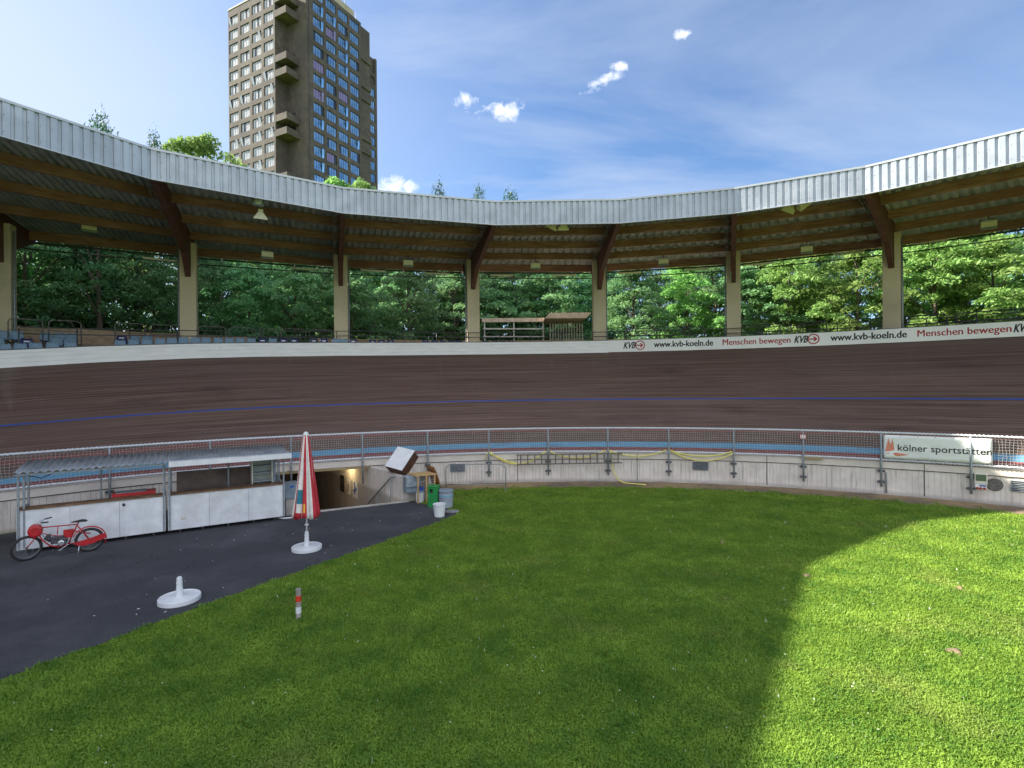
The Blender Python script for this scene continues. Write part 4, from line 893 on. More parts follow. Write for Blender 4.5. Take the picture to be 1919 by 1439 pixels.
mb = MB(); mb.tube([(-16.35, 15.9, .02), (-16.35, 15.9, 1.04)], .04, 8); mb.tube([(-16.6, 15.7, .02), (-16.35, 15.9, .3), (-16.1, 16.1, .02)], .025, 6); mb.tube([(-16.55, 16.1, .02), (-16.35, 15.9, .3), (-16.15, 15.7, .02)], .025, 6); mb.build('leg', M['steel_dark'], t_)
# ------------------------------------------------------------------ motor bicycle
bf, br = P(50, 1050.5), P(168, 1033); mid = (bf+br)/2; dv = (bf-br); wb = dv.length; rz = math.atan2(dv.y, dv.x)
bike = thing('motor_bicycle', 'red bicycle with small engine, round red tank and rear guard on its kickstand', 'bicycle', mid, rz)
fx, rx = wb/2, -wb/2; WR = .345
def wheel(x, steer, nm):
    Rz = Matrix.Rotation(steer, 3, 'Z'); cen = Vector((x, 0, WR)); ring = lambda r, y=0, n=36: [cen + Rz @ Vector((r*cos(2*PI*k/n), y, r*sin(2*PI*k/n))) for k in range(n)]
    mb = MB(); mb.tube(ring(.018), .018, 6, closed=True) if False else None
    mb.tube([cen+Rz @ Vector((0, -.05, 0)), cen+Rz @ Vector((0, .05, 0))], .028, 8); wh = mb.build(nm, M['chrome'], bike, local=True)
    mb = MB(); mb.tube(ring(WR-.036), .038, 8, closed=True); mb.build('tyre', M['black'], wh, local=True)
    mb = MB(); mb.tube(ring(WR-.064, 0), .013, 6, closed=True); mb.build('rim', M['chrome'], wh, local=True)
    mb = MB()
    for k in range(24):
        a = 2*PI*k/24; b = a+(.35 if k % 2 else -.35); y = .035 if k % 4 < 2 else -.035
        mb.tube([cen+Rz @ Vector((.02*cos(b), y, .02*sin(b))), cen+Rz @ Vector(((WR-.07)*cos(a), 0, (WR-.07)*sin(a)))], .0028, 3, cap=False)
    mb.build('spokes', M['chrome'], wh, local=True)
wheel(fx, .28, 'wheel'); wheel(rx, 0, 'wheel')
BB = (-.20, 0, .30); SD = (-.44, 0, .90); HT, HB = (.40, 0, .90), (.45, 0, .74)
mb = MB(); mb.tube([HT, HB], .022, 8); mb.tube([(.405, 0, .87), (-.40, 0, .84)], .017, 8); mb.tube([HB, (.36, 0, .52), (.20, 0, .33), (.02, 0, .26), BB], .019, 8); mb.tube([BB, SD], .018, 8)
mb.tube([HB, (.10, 0, .60), (-.28, 0, .50)], .013, 8); mb.tube([(.02, 0, .85), (.03, 0, .62)], .012, 6)
for y in (-.07, .07): mb.tube([(-.40, y*.2, .82), (rx, y, WR)], .012, 6); mb.tube([BB, (rx, y, WR)], .013, 6)
for y in (-.05, .05): mb.tube([(-.34, y*.6, .66), (rx-.02, y, .52)], .010, 6)
mb.build('frame', M['red'], bike, local=True)
fs_ = .28; mb = MB()
for y in (-.05, .05): mb.tube([(.455, y*.8, .72), (.50, y, .60), (fx, y+.0, WR)], .014, 7)
mb.tube([(.39, 0, .88), (.46, 0, .72)], .026, 8); mb.build('fork', M['red'], bike, local=True)
mb = MB(); mb.tube([(.39, 0, .90), (.37, 0, 1.03)], .014, 6); hb = [(.24, -.30, 1.06), (.33, -.24, 1.05), (.38, -.10, 1.03), (.37, 0, 1.03), (.38, .10, 1.03), (.33, .24, 1.05), (.24, .30, 1.06)]; mb.tube(hb, .012, 7); mb.tube([(.36, -.2, 1.02), (.45, -.26, 1.0)], .007, 5); mb.tube([(.36, .2, 1.02), (.45, .26, 1.0)], .007, 5); hbo = mb.build('handlebar', M['chrome'], bike, local=True)
for y in (-1, 1): mb = MB(); mb.tube([(.19, .32*y, 1.065), (.33, .245*y, 1.052)], .019, 8); mb.build('grip', M['black'], hbo, local=True)
mb = MB(); mb.tube([(.44, .05, 1.0), (.52, .05, .9), (.45, .03, .75), (.3, .02, .6), (.1, .02, .5)], .006, 4); mb.tube([(.44, -.05, 1.0), (.55, -.05, .85), (.5, -.05, .6)], .006, 4); mb.build('brake_cable', M['black'], bike, local=True)
mb = MB(); mb.lathe([(.10, -.10), (.150, -.085), (.165, -.04), (.165, .04), (.150, .085), (.10, .10)], (.50, 0, .80), 20, Matrix.Rotation(PI/2, 3, 'X') @ Matrix.Diagonal((1, 1.12, 1))); mb.build('fuel_tank', M['red'], bike, local=True, bevel=0)
# saddle
mb = MB(); mb.smooth = True; st = [(-.64, .04, .885, .02), (-.60, .115, .90, .05), (-.52, .12, .91, .06), (-.42, .07, .905, .05), (-.32, .035, .90, .035), (-.27, .02, .895, .02)]; n = 10; vs = []
for x, hw, z, hh in st:
    for k in range(n): a = 2*PI*k/n; vs.append((x, hw*cos(a), z+.02+hh*.6*sin(a)))
mb.add(vs, [(i*n+k, i*n+(k+1) % n, (i+1)*n+(k+1) % n, (i+1)*n+k) for i in range(len(st)-1) for k in range(n)] + [tuple(range(n)), tuple((len(st)-1)*n+k for k in range(n))]); mb.build('saddle', M['black'], bike, local=True)
# engine, clutter, guards
mb = MB(); mb.box((.02, 0, .47), (.30, .16, .20)); mb.lathe([(.07, -.10), (.10, -.09), (.10, .09), (.07, .10)], (-.10, 0, .42), 16, Matrix.Rotation(PI/2, 3, 'X')); mb.lathe([(.06, 0)]+[((.085 if k % 2 else .062), .02+.016*k) for k in range(10)]+[(.05, .2)], (.14, 0, .47), 14, Matrix.Rotation(.9, 3, 'Y')); mb.box((.22, .0, .62), (.10, .09, .08)); mb.build('engine', M['engine'], bike, local=True, bevel=.01)
mb = MB(); mb.lathe([(.05, -.115), (.075, -.11), (.075, .11), (.05, .115)], (-.06, 0, .38), 18, Matrix.Rotation(PI/2, 3, 'X')); mb.tube([(.1, -.06, .4), (.0, -.10, .30), (-.3, -.11, .27), (-.55, -.12, .28)], .022, 8); mb.build('exhaust', M['chrome'], bike, local=True)
mb = MB(); mb.add([(-.10, .04, .72), (-.34, .04, .72), (-.27, .04, .48), (-.10, .04, .52), (-.10, -.04, .72), (-.34, -.04, .72), (-.27, -.04, .48), (-.10, -.04, .52)], [(0, 1, 2, 3), (7, 6, 5, 4), (0, 4, 5, 1), (1, 5, 6, 2), (2, 6, 7, 3), (3, 7, 4, 0)]); mb.build('side_box', M['red'], bike, local=True)
mb = MB(); K = 22; vs = []
for k in range(K+1):
    a = rad(20+ (205-20)*k/K)
    for r, y in ((WR+.035, -.05), (WR+.055, -.02), (WR+.055, .02), (WR+.035, .05)): vs.append((rx+r*cos(a), y, WR+r*sin(a)))
mb.smooth = True; mb.add(vs, [(4*k+j, 4*k+j+1, 4*k+j+5, 4*k+j+4) for k in range(K) for j in range(3)]); go = mb.build('mudguard', M['red'], bike, local=True, fix=False); so = go.modifiers.new('thickness', 'SOLIDIFY'); so.thickness = .006
for sg in (1,):
    mb = MB(); poly = [(-.33, .30), (-.42, .24), (-.60, .215), (rx-.12, .26), (rx-.38, .36), (rx-.40, .47), (rx-.30, .49), (-.75, .415), (-.5, .36)]; mb.prism(poly, (0, .085*sg, 0), (1, 0, 0), (0, 0, 1), (0, 1, 0), .05); mb.build('chain_guard', M['red'], bike, local=True)
mb = MB(); mb.tube([(-.20, -.09, .30), (-.20, .09, .30)], .02, 6); mb.tube([(-.20, .10, .30), (-.05, .11, .21)], .011, 5); mb.tube([(-.20, -.10, .30), (-.35, -.11, .39)], .011, 5); mb.box((-.04, .15, .20), (.09, .08, .022)); mb.box((-.36, -.15, .395), (.09, .08, .022)); mb.build('pedal', M['chrome'], bike, local=True)
mb = MB(); mb.tube([(-.46, .06, .30), (-.44, .20, .01)], .012, 6); mb.build('kickstand', M['chrome'], bike, local=True)
# ------------------------------------------------------------------ parasols
def base_parts(t_, c_):
    mb = MB(); mb.lathe([(.405, 0), (.42, .01), (.42, .10), (.41, .112), (.385, .112), (.375, .098), (.16, .112), (.10, .118)], c_, 48); mb.build('disc', M['plastic_base'], t_)
    mb = MB(); mb.lathe([(.082, .117), (.078, .14), (.058, .38), (.064, .40), (.064, .415), (.058, .425), (.056, .50), (.045, .535), (.03, .545)], c_, 24); mb.build('sleeve', M['plastic_base'], t_)
c_ = P(575, 1026, 0.06); c_.z = 0.004
t_ = thing('closed_parasol', 'closed red and white parasol standing in a white round base on the asphalt', 'parasol', c_); base_parts(t_, c_)
mb = MB(); mb.tube([c_+Vector((0, 0, .54)), c_+Vector((0, 0, 3.42))], .026, 10); mb.tube([c_+Vector((0, 0, .70)), c_+Vector((0, 0, .76))], .045, 10); mb.tube([c_+Vector((-.07, 0, .73)), c_+Vector((.07, 0, .73))], .012, 6); mb.build('pole', M['white_plastic'], t_)
mb = MB(); mb.smooth = True; n = 96; prof = [(3.36, .06), (3.25, .085), (3.0, .125), (2.6, .175), (2.2, .225), (1.8, .28), (1.4, .335), (1.15, .37), (1.0, .395)]; vs = []
for i, (z, r) in enumerate(prof):
    f_ = i/(len(prof)-1)
    for k in range(n):
        a = 2*PI*k/n; fold = abs(sin(a*8/2+.3)); rr = r*(1-.42*f_**.6*(1-fold**.7)) + .012*sin(a*5+z*3)*f_
        vs.append(c_+Vector((rr*cos(a), rr*sin(a), z - (.07*f_**6)*(1-fold)+.03*sin(a*3)*f_**5)))
fs = []
for i in range(len(prof)-1):
    for k in range(n): fs.append((i*n+k, i*n+(k+1) % n, (i+1)*n+(k+1) % n, (i+1)*n+k))
mb.add(vs, fs)
for fi in range(len(fs)):
    k = fi % n; i = fi//n; a = (2*PI*(k+.5)/n*8/2+.3)/PI; w_ = int(math.floor(a*2+.5)) % 4; ang_ = math.degrees(2*PI*(k+.5)/n)
    m_ = 1 if (ang_-266) % 55 < 27 else 0
    if not m_ and 240 < ang_ < 266 and i == 5: m_ = 2
    if not m_ and 235 < ang_ < 264 and i == 7: m_ = 1
    if 277 < ang_ < 284 and i == 6: m_ = 3
    mb.mi[fi] = m_
cn = mb.build('canopy', [M['white_cloth'], M['red_cloth'], M['teal_cloth'], M['yellow']], t_, fix=False); so = cn.modifiers.new('thickness', 'SOLIDIFY'); so.thickness = .008
mb = MB(); mb.lathe([(.075, 0), (.08, .03), (.06, .09), (.02, .11)], c_+Vector((0, 0, 3.35)), 16); mb.build('finial', M['white_plastic'], t_)
c_ = P(336.5, 1122, 0.05); c_.z = 0.004
t_ = thing('parasol_base', 'empty white round parasol base standing alone on the asphalt near the lawn edge', 'parasol base', c_); base_parts(t_, c_)
# marker post
c_ = P(559.5, 1159, 0); t_ = thing('marker_post', 'short round timber post with red and white bands in the grass', 'post', c_)
zz = [0, .14, .27, .385, .505, .62]
mb = MB(); mb.lathe([(.053, -.05), (.053, .60), (.050, .618), (.03, .62)], c_, 20); mb.build('post', mat('weathered_post', (.22, .19, .17), (.36, .33, .31), 12, .85, stretch=(1, 1, .2)), t_)
mb = MB(); mb.lathe([(.0545, 0), (.0545, .13)], c_+Vector((0, 0, .12)), 20); mb.build('white_band', M['white_paint'], t_)
mb = MB(); mb.lathe([(.0545, 0), (.0545, .12)], c_+Vector((0, 0, .36)), 20); mb.build('red_band', mat('red_tape', (.60, .04, .015), rough=.5), t_)
# ------------------------------------------------------------------ bins and pails
c_ = P(813.5, 949, 0); d_ = math.atan2(SWu.y, SWu.x)*.3
t_ = thing('litter_bin', 'green metal litter bin with a side opening beside the grey barrel', 'bin', c_)
R_ = Matrix.Rotation(-.12, 3, 'Z'); mb = MB(); B_ = lambda x, y, z: c_ + R_ @ Vector((x, y, z))
mb.box(B_(0, .18, .40), (.40, .02, .80), rot=R_); mb.box(B_(-.19, 0, .40), (.02, .34, .80), rot=R_); mb.box(B_(.19, 0, .40), (.02, .34, .80), rot=R_); mb.box(B_(0, -.18, .28), (.40, .02, .56), rot=R_); mb.box(B_(.10, -.18, .64), (.20, .02, .16), rot=R_); mb.box(B_(-.165, -.18, .64), (.07, .02, .16), rot=R_); mb.box(B_(0, -.18, .76), (.40, .02, .08), rot=R_); mb.build('body', M['green'], t_)
mb = MB(); mb.box(B_(0, 0, .82), (.44, .42, .035), rot=R_); mb.build('lid', M['green'], t_, bevel=.01); mb = MB(); mb.box(B_(0, .0, .5), (.34, .30, .3), rot=R_); mb.build('liner', M['dark'], t_)
c_ = P(836, 950, 0); t_ = thing('barrel', 'grey plastic barrel with pale blue bands and lid at the lawn corner', 'barrel', c_)
mb = MB(); mb.lathe([(.24, 0), (.265, .02), (.275, .30), (.28, .44)], c_, 28); mb.lathe([(.28, .505), (.275, .52), (.27, .60)], c_, 28); mb.build('body', mat('grey_barrel', (.24, .28, .33), (.32, .36, .41), 3, .5), t_)
mb = MB(); mb.lathe([(.285, .44), (.288, .505)], c_, 28); mb.build('band', mat('pale_blue_band', (.16, .36, .50), rough=.5), t_)
mb = MB(); mb.lathe([(.29, .60), (.295, .66), (.27, .69), (.1, .70)], c_, 28); mb.build('lid', M['greyplastic'], t_)
c_ = P(823.5, 967.5, 0); t_ = thing('bucket', 'white plastic bucket with a rolled rim in front of the grey barrel', 'bucket', c_)
mb = MB(); mb.lathe([(.17, 0), (.185, .01), (.225, .42), (.24, .43), (.24, .46), (.225, .465), (.205, .45), (.17, .03)], c_, 28); mb.build('body', M['white_plastic'], t_)
c_ = P(846, 960, 0); t_ = thing('paving_stone', 'flat grey stone slab lying beside the barrel at the asphalt corner', 'stone', c_)
mb = MB(); mb.lathe([(.28, .005), (.30, .02), (.29, .06), (.26, .07)], c_, 9, Matrix.Diagonal((1, .6, 1))); mb.build('slab', M['stone'], t_)
# ------------------------------------------------------------------ junk pile at the stairwell corner
c_ = P(762, 943, 0)
t_ = thing('service_cabinet', 'grey cabinet with crumpled plastic cover mounted above the concrete pier', 'cabinet', sw(SWw+.55, -.2, .4))
mb = MB(); o0 = P(751, 925, .38); o0 = sw(SWw+.06, -.40, .42); mb.par(o0, SWu*.56, SWv*.33, (0, 0, .56)); mb.build('body', M['greyplastic'], t_, bevel=.02)
mb = MB(); mb.smooth = True; n = 10; vs = []; R__ = random.Random(3)
for j in range(n+1):
    for k in range(n+1): vs.append(o0-SWv*(.03+R__.random()*.03)-SWu*.03+SWu*(.62*k/n)+Vector((0, 0, .22+.42*j/n)))
mb.add(vs, [(j*(n+1)+k, j*(n+1)+k+1, (j+1)*(n+1)+k+1, (j+1)*(n+1)+k) for j in range(n) for k in range(n)])
b0 = len(vs); vs2 = [o0-SWv*(.03)-SWu*.03+SWu*(.62*k/n)+SWv*(.40*j/n)+Vector((0, 0, .62+R__.random()*.05+.03*(j > 0))) for j in range(n+1) for k in range(n+1)]; mb.add(vs2, [(j*(n+1)+k, j*(n+1)+k+1, (j+1)*(n+1)+k+1, (j+1)*(n+1)+k) for j in range(n) for k in range(n)]); cv = mb.build('plastic_cover', M['cover'], t_, fix=False); so = cv.modifiers.new('thickness', 'SOLIDIFY'); so.thickness = .01
t_ = thing('blue_post', 'short blue post with white label leaning below the grey cabinet', 'post', sw(SWw+.9, -.42, 0))
mb = MB(); p0 = sw(SWw+.60, -.46, 0); mb.par(p0, SWu*.15, SWv*.08, (0, 0, .62)); mb.build('body', M['bluepaint'], t_); mb = MB(); mb.par(p0-SWv*.004+SWu*.02+Vector((0, 0, .14)), SWu*.09, SWv*.003, (0, 0, .10)); mb.build('sticker', M['white_paint'], t_)
# tilted white cupboard lying on the pile: world box from its visible front face
TLc = D(745.6, 836.4, 22.9); ax = D(777, 844, 22.4)-TLc; bx_ = D(721, 872.8, 22.35)-TLc; cx_ = bx_.cross(ax).normalized(); 
if cx_.y < 0: cx_ = -cx_
t_ = thing('cupboard', 'white cupboard with dark brown inside lying tilted on top of the junk pile', 'cupboard', TLc+ax*.5+bx_*.5)
mb = MB(); mb.par(TLc, ax, bx_, cx_*.03); mb.build('white_panel', M['white_plastic'], t_)
bu = ax.normalized(); bv = bx_.normalized(); mb = MB(); o1 = TLc+cx_*.031; La, Lb2 = ax.length, bx_.length
mb.par(o1, bu*.03, bv*Lb2, cx_*.52); mb.par(o1+bu*(La-.10), bu*.03, bv*Lb2, cx_*.50); mb.par(o1+bu*.031, bu*(La-.132), bv*.03, cx_*.52); mb.par(o1+bu*.031+bv*(Lb2-.03), bu*(La-.132), bv*.03, cx_*.52); mb.par(o1+bu*.031+bv*(Lb2*.5), bu*(La-.132), bv*.03, cx_*.52); mb.build('carcass', M['brown_wood'], t_)
# trestle table
t_ = thing('wooden_table', 'light wooden table with slim legs under the tilted cupboard', 'table', P(790, 938, 0))
tb = P(770, 884.5, .98); tu = SWu; tv = SWv; tb = Vector((P(778, 944, 0).x+.12, P(778, 944, 0).y, 0))
mb = MB(); mb.par(tb+Vector((-.10, -.02, 1.10)), tu*.90, tv*.75, (0, 0, .05)); mb.build('tabletop', M['light_wood'], t_)
for u, v in ((.0, .03), (.34, .0), (.72, .05), (.05, .68), (.72, .68)): mb = MB(); mb.par(tb+tu*u+tv*v, tu*.05, tv*.05, (0, 0, 1.10)); mb.build('leg', M['light_wood'], t_)
t_ = thing('veneer_board', 'curved orange brown veneer board leaning against the wall beside the table', 'board', P(806, 912, 0))
mb = MB(); vs = []; e0 = tb+tu*.95+tv*.5
for k in range(9):
    f_ = k/8; y = .10*sin(f_*PI)+f_*-.28
    for w2 in (0, .75): vs.append(e0+tu*(.28+y)+tv*w2+Vector((0, 0, 1.35*f_)))
mb.smooth = True; mb.add(vs, [(2*k, 2*k+1, 2*k+3, 2*k+2) for k in range(8)]); bo = mb.build('board', M['orange_wood'], t_, fix=False); so = bo.modifiers.new('thickness', 'SOLIDIFY'); so.thickness = .03
def chair(loc, rz, lbl, tiltx):
    t_ = thing('plastic_chair', lbl, 'chair', loc, rz, 'garden chairs under the wooden table'); Rt = Matrix.Rotation(tiltx, 3, 'X') @ Matrix.Rotation(tiltx*.5, 3, 'Y'); T = lambda p: Rt @ Vector(p)
    mb = MB(); mb.par(T((-.2, -.2, .42)), T((.4, 0, 0)), T((0, .4, 0)), T((0, 0, .03))); mb.build('seat', M['white_plastic'], t_, local=True)
    mb = MB(); mb.tube([T((-.19, .2, .43)), T((-.19, .26, .88)), T((.19, .26, .88)), T((.19, .2, .43))], .018, 6)
    for k in range(4): mb.tube([T((-.19, .21+.015*k, .52+.09*k)), T((.19, .21+.015*k, .52+.09*k))], .014, 5)
    mb.build('backrest', M['white_plastic'], t_, local=True)
    for x, y in ((-.18, -.18), (.18, -.18), (-.18, .18), (.18, .18)): mb = MB(); mb.tube([T((x, y, .42)), T((x*1.15, y*1.15, .0))], .017, 6); mb.build('leg', M['white_plastic'], t_, local=True)
chair(tb+tu*.80+tv*.25+Vector((0, 0, .06)), 2.4, 'white garden chair standing askew under the right half of the wooden table', .25)
chair(tb+tu*.45+tv*.5+Vector((0, 0, .30)), .6, 'white garden chair tipped behind the front leg of the wooden table', -.45)
c_ = tb+tu*.22+tv*.28; t_ = thing('pail', 'white lidded pail standing under the left end of the wooden table', 'pail', c_)
mb = MB(); mb.lathe([(.15, 0), (.165, .01), (.18, .42)], c_, 22); mb.build('body', M['white_plastic'], t_); mb = MB(); mb.lathe([(.19, .42), (.195, .46), (.17, .475)], c_, 22); mb.build('lid', M['greyplastic'], t_)
t_ = thing('dark_sack', 'black heap of sacks under the wooden table', 'sack', tb+tu*.95+tv*.55)
mb = MB(); mb.smooth = True; mb.lathe([(.20, 0), (.30, .10), (.30, .35), (.22, .55), (.08, .62)], tb+tu*.98+tv*.55, 16, None, lambda r, z, a: r*(1+.15*sin(3*a+z*6))); mb.build('sack', M['black'], t_)
# crowd barrier
pa, pb = P(836, 919, 0), P(948, 919.5, 0); t_ = thing('crowd_barrier', 'light steel crowd barrier standing in front of the concrete wall', 'barrier', (pa+pb)/2)
dd_ = (pb-pa).normalized(); Lc = (pb-pa).length; zt2 = 1.20; mb = MB()
mb.tube([pa+Vector((0, 0, .0)), pa+Vector((0, 0, 1.0)), pa+dd_*.05+Vector((0, 0, 1.10)), pa+dd_*.2+Vector((0, 0, zt2))] + [pb-dd_*.2+Vector((0, 0, zt2)), pb-dd_*.05+Vector((0, 0, 1.10)), pb+Vector((0, 0, 1.0)), pb], .021, 8); mb.tube([pa+Vector((0, 0, .28)), pb+Vector((0, 0, .28))], .016, 6); mb.build('frame', M['steel'], t_)
mb = MB()
for k in range(1, 20): p = pa+dd_*(Lc*k/20); mb.tube([p+Vector((0, 0, .28)), p+Vector((0, 0, zt2 if 1 < k < 19 else 1.1))], .006, 4)
mb.build('bars', M['steel'], t_)
for p in (pa, pb): mb = MB(); nn = Vector((-dd_.y, dd_.x, 0)); mb.tube([p-nn*.28+Vector((0, 0, .02)), p+Vector((0, 0, .12)), p+nn*.28+Vector((0, 0, .02))], .018, 6); mb.build('foot', M['steel'], t_)
# ladder on the brackets
RL = RF-.20; a, b = onR(968, 860, RL), onR(1166, 859, RL); ta, tb_ = theta(a), theta(b)
t_ = thing('ladder', 'weathered wooden ladder hung level on the fence brackets of the wall', 'ladder', pol((ta+tb_)/2, RL, .9)); PL, QL = pol(ta, RL-.04, 0), pol(tb_, RL-.04, 0)
za0, za1 = .88, 1.36; M['ladder'] = mat('grey_ladder_wood', (.09, .08, .075), (.17, .15, .14), 4, .85)
for z, z2 in ((za0, za0+.05), (za1-.02, za1+.03)): mb = MB(); mb.beam(up3(PL, z), up3(QL, z2), .035, .05); mb.build('side_rail', M['ladder'], t_)
for k in range(15): f_ = (k+.6)/15.2; p = PL.lerp(QL, f_); mb = MB(); mb.beam(up3(p, za0+.02), up3(p, za1), .055, .035, (0, 1, 0)); mb.build('rung', M['ladder'], t_)
# hose
def swag(mb, x0, y0, x1, y1, dip, R=RF-.17, n=12):
    pts = []
    for k in range(n+1): f_ = k/n; pts.append(onR(x0+(x1-x0)*f_, y0+(y1-y0)*f_+dip*4*f_*(1-f_), R))
    mb.tube(pts, .028, 6)
t_ = thing('yellow_hose', 'long yellow garden hose hung in swags along the fence and trailing to the ground', 'hose', pol(0, RF-.17, 0)); mb = MB()
swag(mb, 917, 846, 1023, 845, 24); swag(mb, 915, 848, 968, 868.5, 2); swag(mb, 1029, 845, 1135, 843.5, 14); swag(mb, 1141, 843.5, 1249, 843, 11.5); swag(mb, 1255, 843.5, 1372, 846, 10); swag(mb, 1255, 843.5, 1375, 849, 17)
mb.tube([onR(915, 847, RF-.17), onR(911, 853, RF-.17), onR(909, 861, RF-.17)], .018, 5); mb.tube([onR(1373, 846, RF-.17), onR(1377, 849, RF-.17), onR(1375, 853, RF-.17)], .018, 5)
mb.tube([onR(1144, 845, RF-.17), onR(1146, 865, RF-.17), onR(1150, 884, RF-.15), onR(1158, 899, RF-.3), P(1170, 905, .03), P(1195, 907, .02), P(1211, 908.5, .02)], .028, 6); mb.build('tube', M['hose'], t_)
# small box, disc, pipe, number plate, bracket box
def wallbox(px, py, R): q = onR(px, py, R); th = theta(q); return q, th, Matrix.Rotation(-rad(th), 3, 'Z')
q, th, R_ = wallbox(1838, 900, RF-.08); t_ = thing('timing_box', 'beige wall box with dark green window and sockets on the concrete wall', 'box', q)
T = lambda x, y, z: q + R_ @ Vector((x, y, z))
mb = MB(); mb.box(T(0, 0, .07), (.38, .14, .42), rot=R_); mb.build('housing', M['fridge'], t_, bevel=.012); mb = MB(); mb.box(T(0, -.075, .11), (.31, .012, .25), rot=R_); mb.build('window', mat('green_window', (.10, .13, .09), rough=.2), t_); mb = MB(); mb.box(T(0, -.01, -.215), (.35, .12, .13), rot=R_); mb.build('socket_row', M['white_plastic'], t_)
mb = MB(); mb.box(T(.05, -.074, -.20), (.2, .012, .05), rot=R_); mb.build('blue_label', M['bluepaint'], t_)
mb = MB()
for x in (-.11, -.02, .10): mb.tube([T(x, -.05, -.28), T(x, -.10, -.33)], .035, 8)
mb.build('plug', M['red'], t_)
q, th, R_ = wallbox(1864, 908, RF-.02); t_ = thing('wall_disc', 'round dark metal cover plate on the concrete wall beside the beige box', 'cover plate', q)
mb = MB(); Rd = R_ @ Matrix.Rotation(PI/2, 3, 'X'); mb.lathe([(.245, -.01), (.25, .015), (.215, .03), (.20, .022), (.05, .024)], q, 28, Rd); mb.build('plate', mat('mottled_plate', (.05, .045, .045), (.20, .18, .17), 16, .8), t_)
q, th, R_ = wallbox(1661, 909, RF-.04); t_ = thing('drain_pipe', 'thin grey pipe rising from the soil against the concrete wall', 'pipe', up3(q, 0)); mb = MB(); mb.tube([up3(q, 0), up3(q, .86), up3(q+R_ @ Vector((0, .03, 0)), .9)], .028, 8); mb.build('pipe', M['steel'], t_)
q, th, R_ = wallbox(1504.6, 818, RFE-.10); t_ = thing('number_plate', 'small square red bordered number plate on a fence post', 'sign', q); mb = MB(); mb.box(q, (.25, .01, .21), rot=R_); mb.build('border', M['red'], t_); mb = MB(); mb.box(q+R_ @ Vector((0, -.007, 0)), (.20, .006, .16), rot=R_); pl_ = mb.build('plate', M['white_plastic'], t_)
vs, fs = text_mesh('12', .01); mb = MB(); mb.add([q+R_ @ Vector(((x-.5)*.13, -.012, (y-.35)*.17)) for x, y in vs], fs); mb.build('lettering', M['redink'], pl_, fix=False)
q, th, R_ = wallbox(1524, 858, RF-.14); t_ = thing('ledge_box', 'small flat concrete coloured box fixed under the lower fence rail', 'box', q); mb = MB(); mb.box(q, (.72, .16, .09), rot=R_); mb.build('box', M['tan_soffit'], t_)
# banner on the fence
t0, t1 = theta(onR(1656, 840, RFE-.05)), theta(onR(1860, 845, RFE-.05)); RBN = RFE-.06
t_ = thing('fence_banner', 'white vinyl banner with orange twin peak logo and dark lettering tied to the net fence', 'banner', pol((t0+t1)/2, RBN, 1.5))
mb = MB(); n = 40; m_ = 8; vs = []; uv = []
wav = lambda u, v: .012*sin(u*17+v*6)*sin(v*PI)+.008*sin(u*41-v*9)
for j in range(m_+1):
    for k in range(n+1): u, v = k/n, j/m_; vs.append(pol(t0+(t1-t0)*u, RBN-wav(u, v), 1.53+(2.53-1.53)*v))
mb.smooth = True; mb.add(vs, [(j*(n+1)+k, j*(n+1)+k+1, (j+1)*(n+1)+k+1, (j+1)*(n+1)+k) for j in range(m_) for k in range(n)]); cl_ = mb.build('cloth', M['vinyl'], t_, fix=False); so = cl_.modifiers.new('thickness', 'SOLIDIFY'); so.thickness = .004; so.offset = 0
def onb(u, v, off=.008): return pol(t0+(t1-t0)*u, RBN-wav(u, v)-off, 1.53+v)
mb = MB(); vs, fs = text_mesh('kölner sportstätten', .008); mb.add([onb(.14+.855*x, .36+y*.385, .010) for x, y in vs], fs); tag(mb.build('lettering', M['ink'], t_, fix=False))
mb = MB()
for poly in ([(.012, .30), (.050, .88), (.072, .58), (.072, .33)], [(.0721, .33), (.0721, .58), (.088, .86), (.108, .38)], [(.012, .235), (.13, .27), (.25, .20), (.14, .12)]):
    mb.add([onb(u, v) for u, v in poly], [tuple(range(len(poly)))])
mb.build('logo', M['salmon'], t_, fix=False)
mb = MB()
for k in range(7):
    for v in (.03, .97): mb.box(onb(.01+.98*k/6, v, .01), (.022, .012, .022))
mb.build('eyelet', M['steel_dark'], t_)
# fuel for the eye: litter on the asphalt
R__ = random.Random(5); mb = MB()
for k in range(70):
    x, y = R__.uniform(-14, -3), R__.uniform(8, 20)
    if in_asphalt(x, y) and in_asphalt(x+.2, y) : mb.box((x, y, .008), (R__.uniform(.012, .05), R__.uniform(.01, .022), .006), R__.random()*3)
tag(mb.build('litter', M['white_paint'], base=False), 'tiny pale scraps and leaves scattered over the asphalt', 'litter', kind='stuff')
# molehill in the sunlit lawn
for k, (px, py, r) in enumerate([(1790, 1222, .13), (1800, 1103, .07), (1512, 1080, .09), (1353, 1017, .08)]):
    c_ = P(px, py, 0); mb = MB(); mb.smooth = True; R2 = random.Random(k)
    mb.lathe([(r, 0), (r*.8, .025), (r*.45, .05), (.01, .055)], c_, 14, None, lambda rr, z, a: rr*(1+.25*sin(3*a+k)+.12*sin(7*a))); o_ = mb.build('soil_mound', M['soil'])
    tag(o_, ['largest brown earth patch in the sunlit lawn at right', 'small brown earth patch in the sunlit lawn right of centre', 'small earth patch close to the corner of the shadow edge', 'small brown earth patch in the shaded lawn'][k], 'earth patch', 'bare earth patches in the lawn')
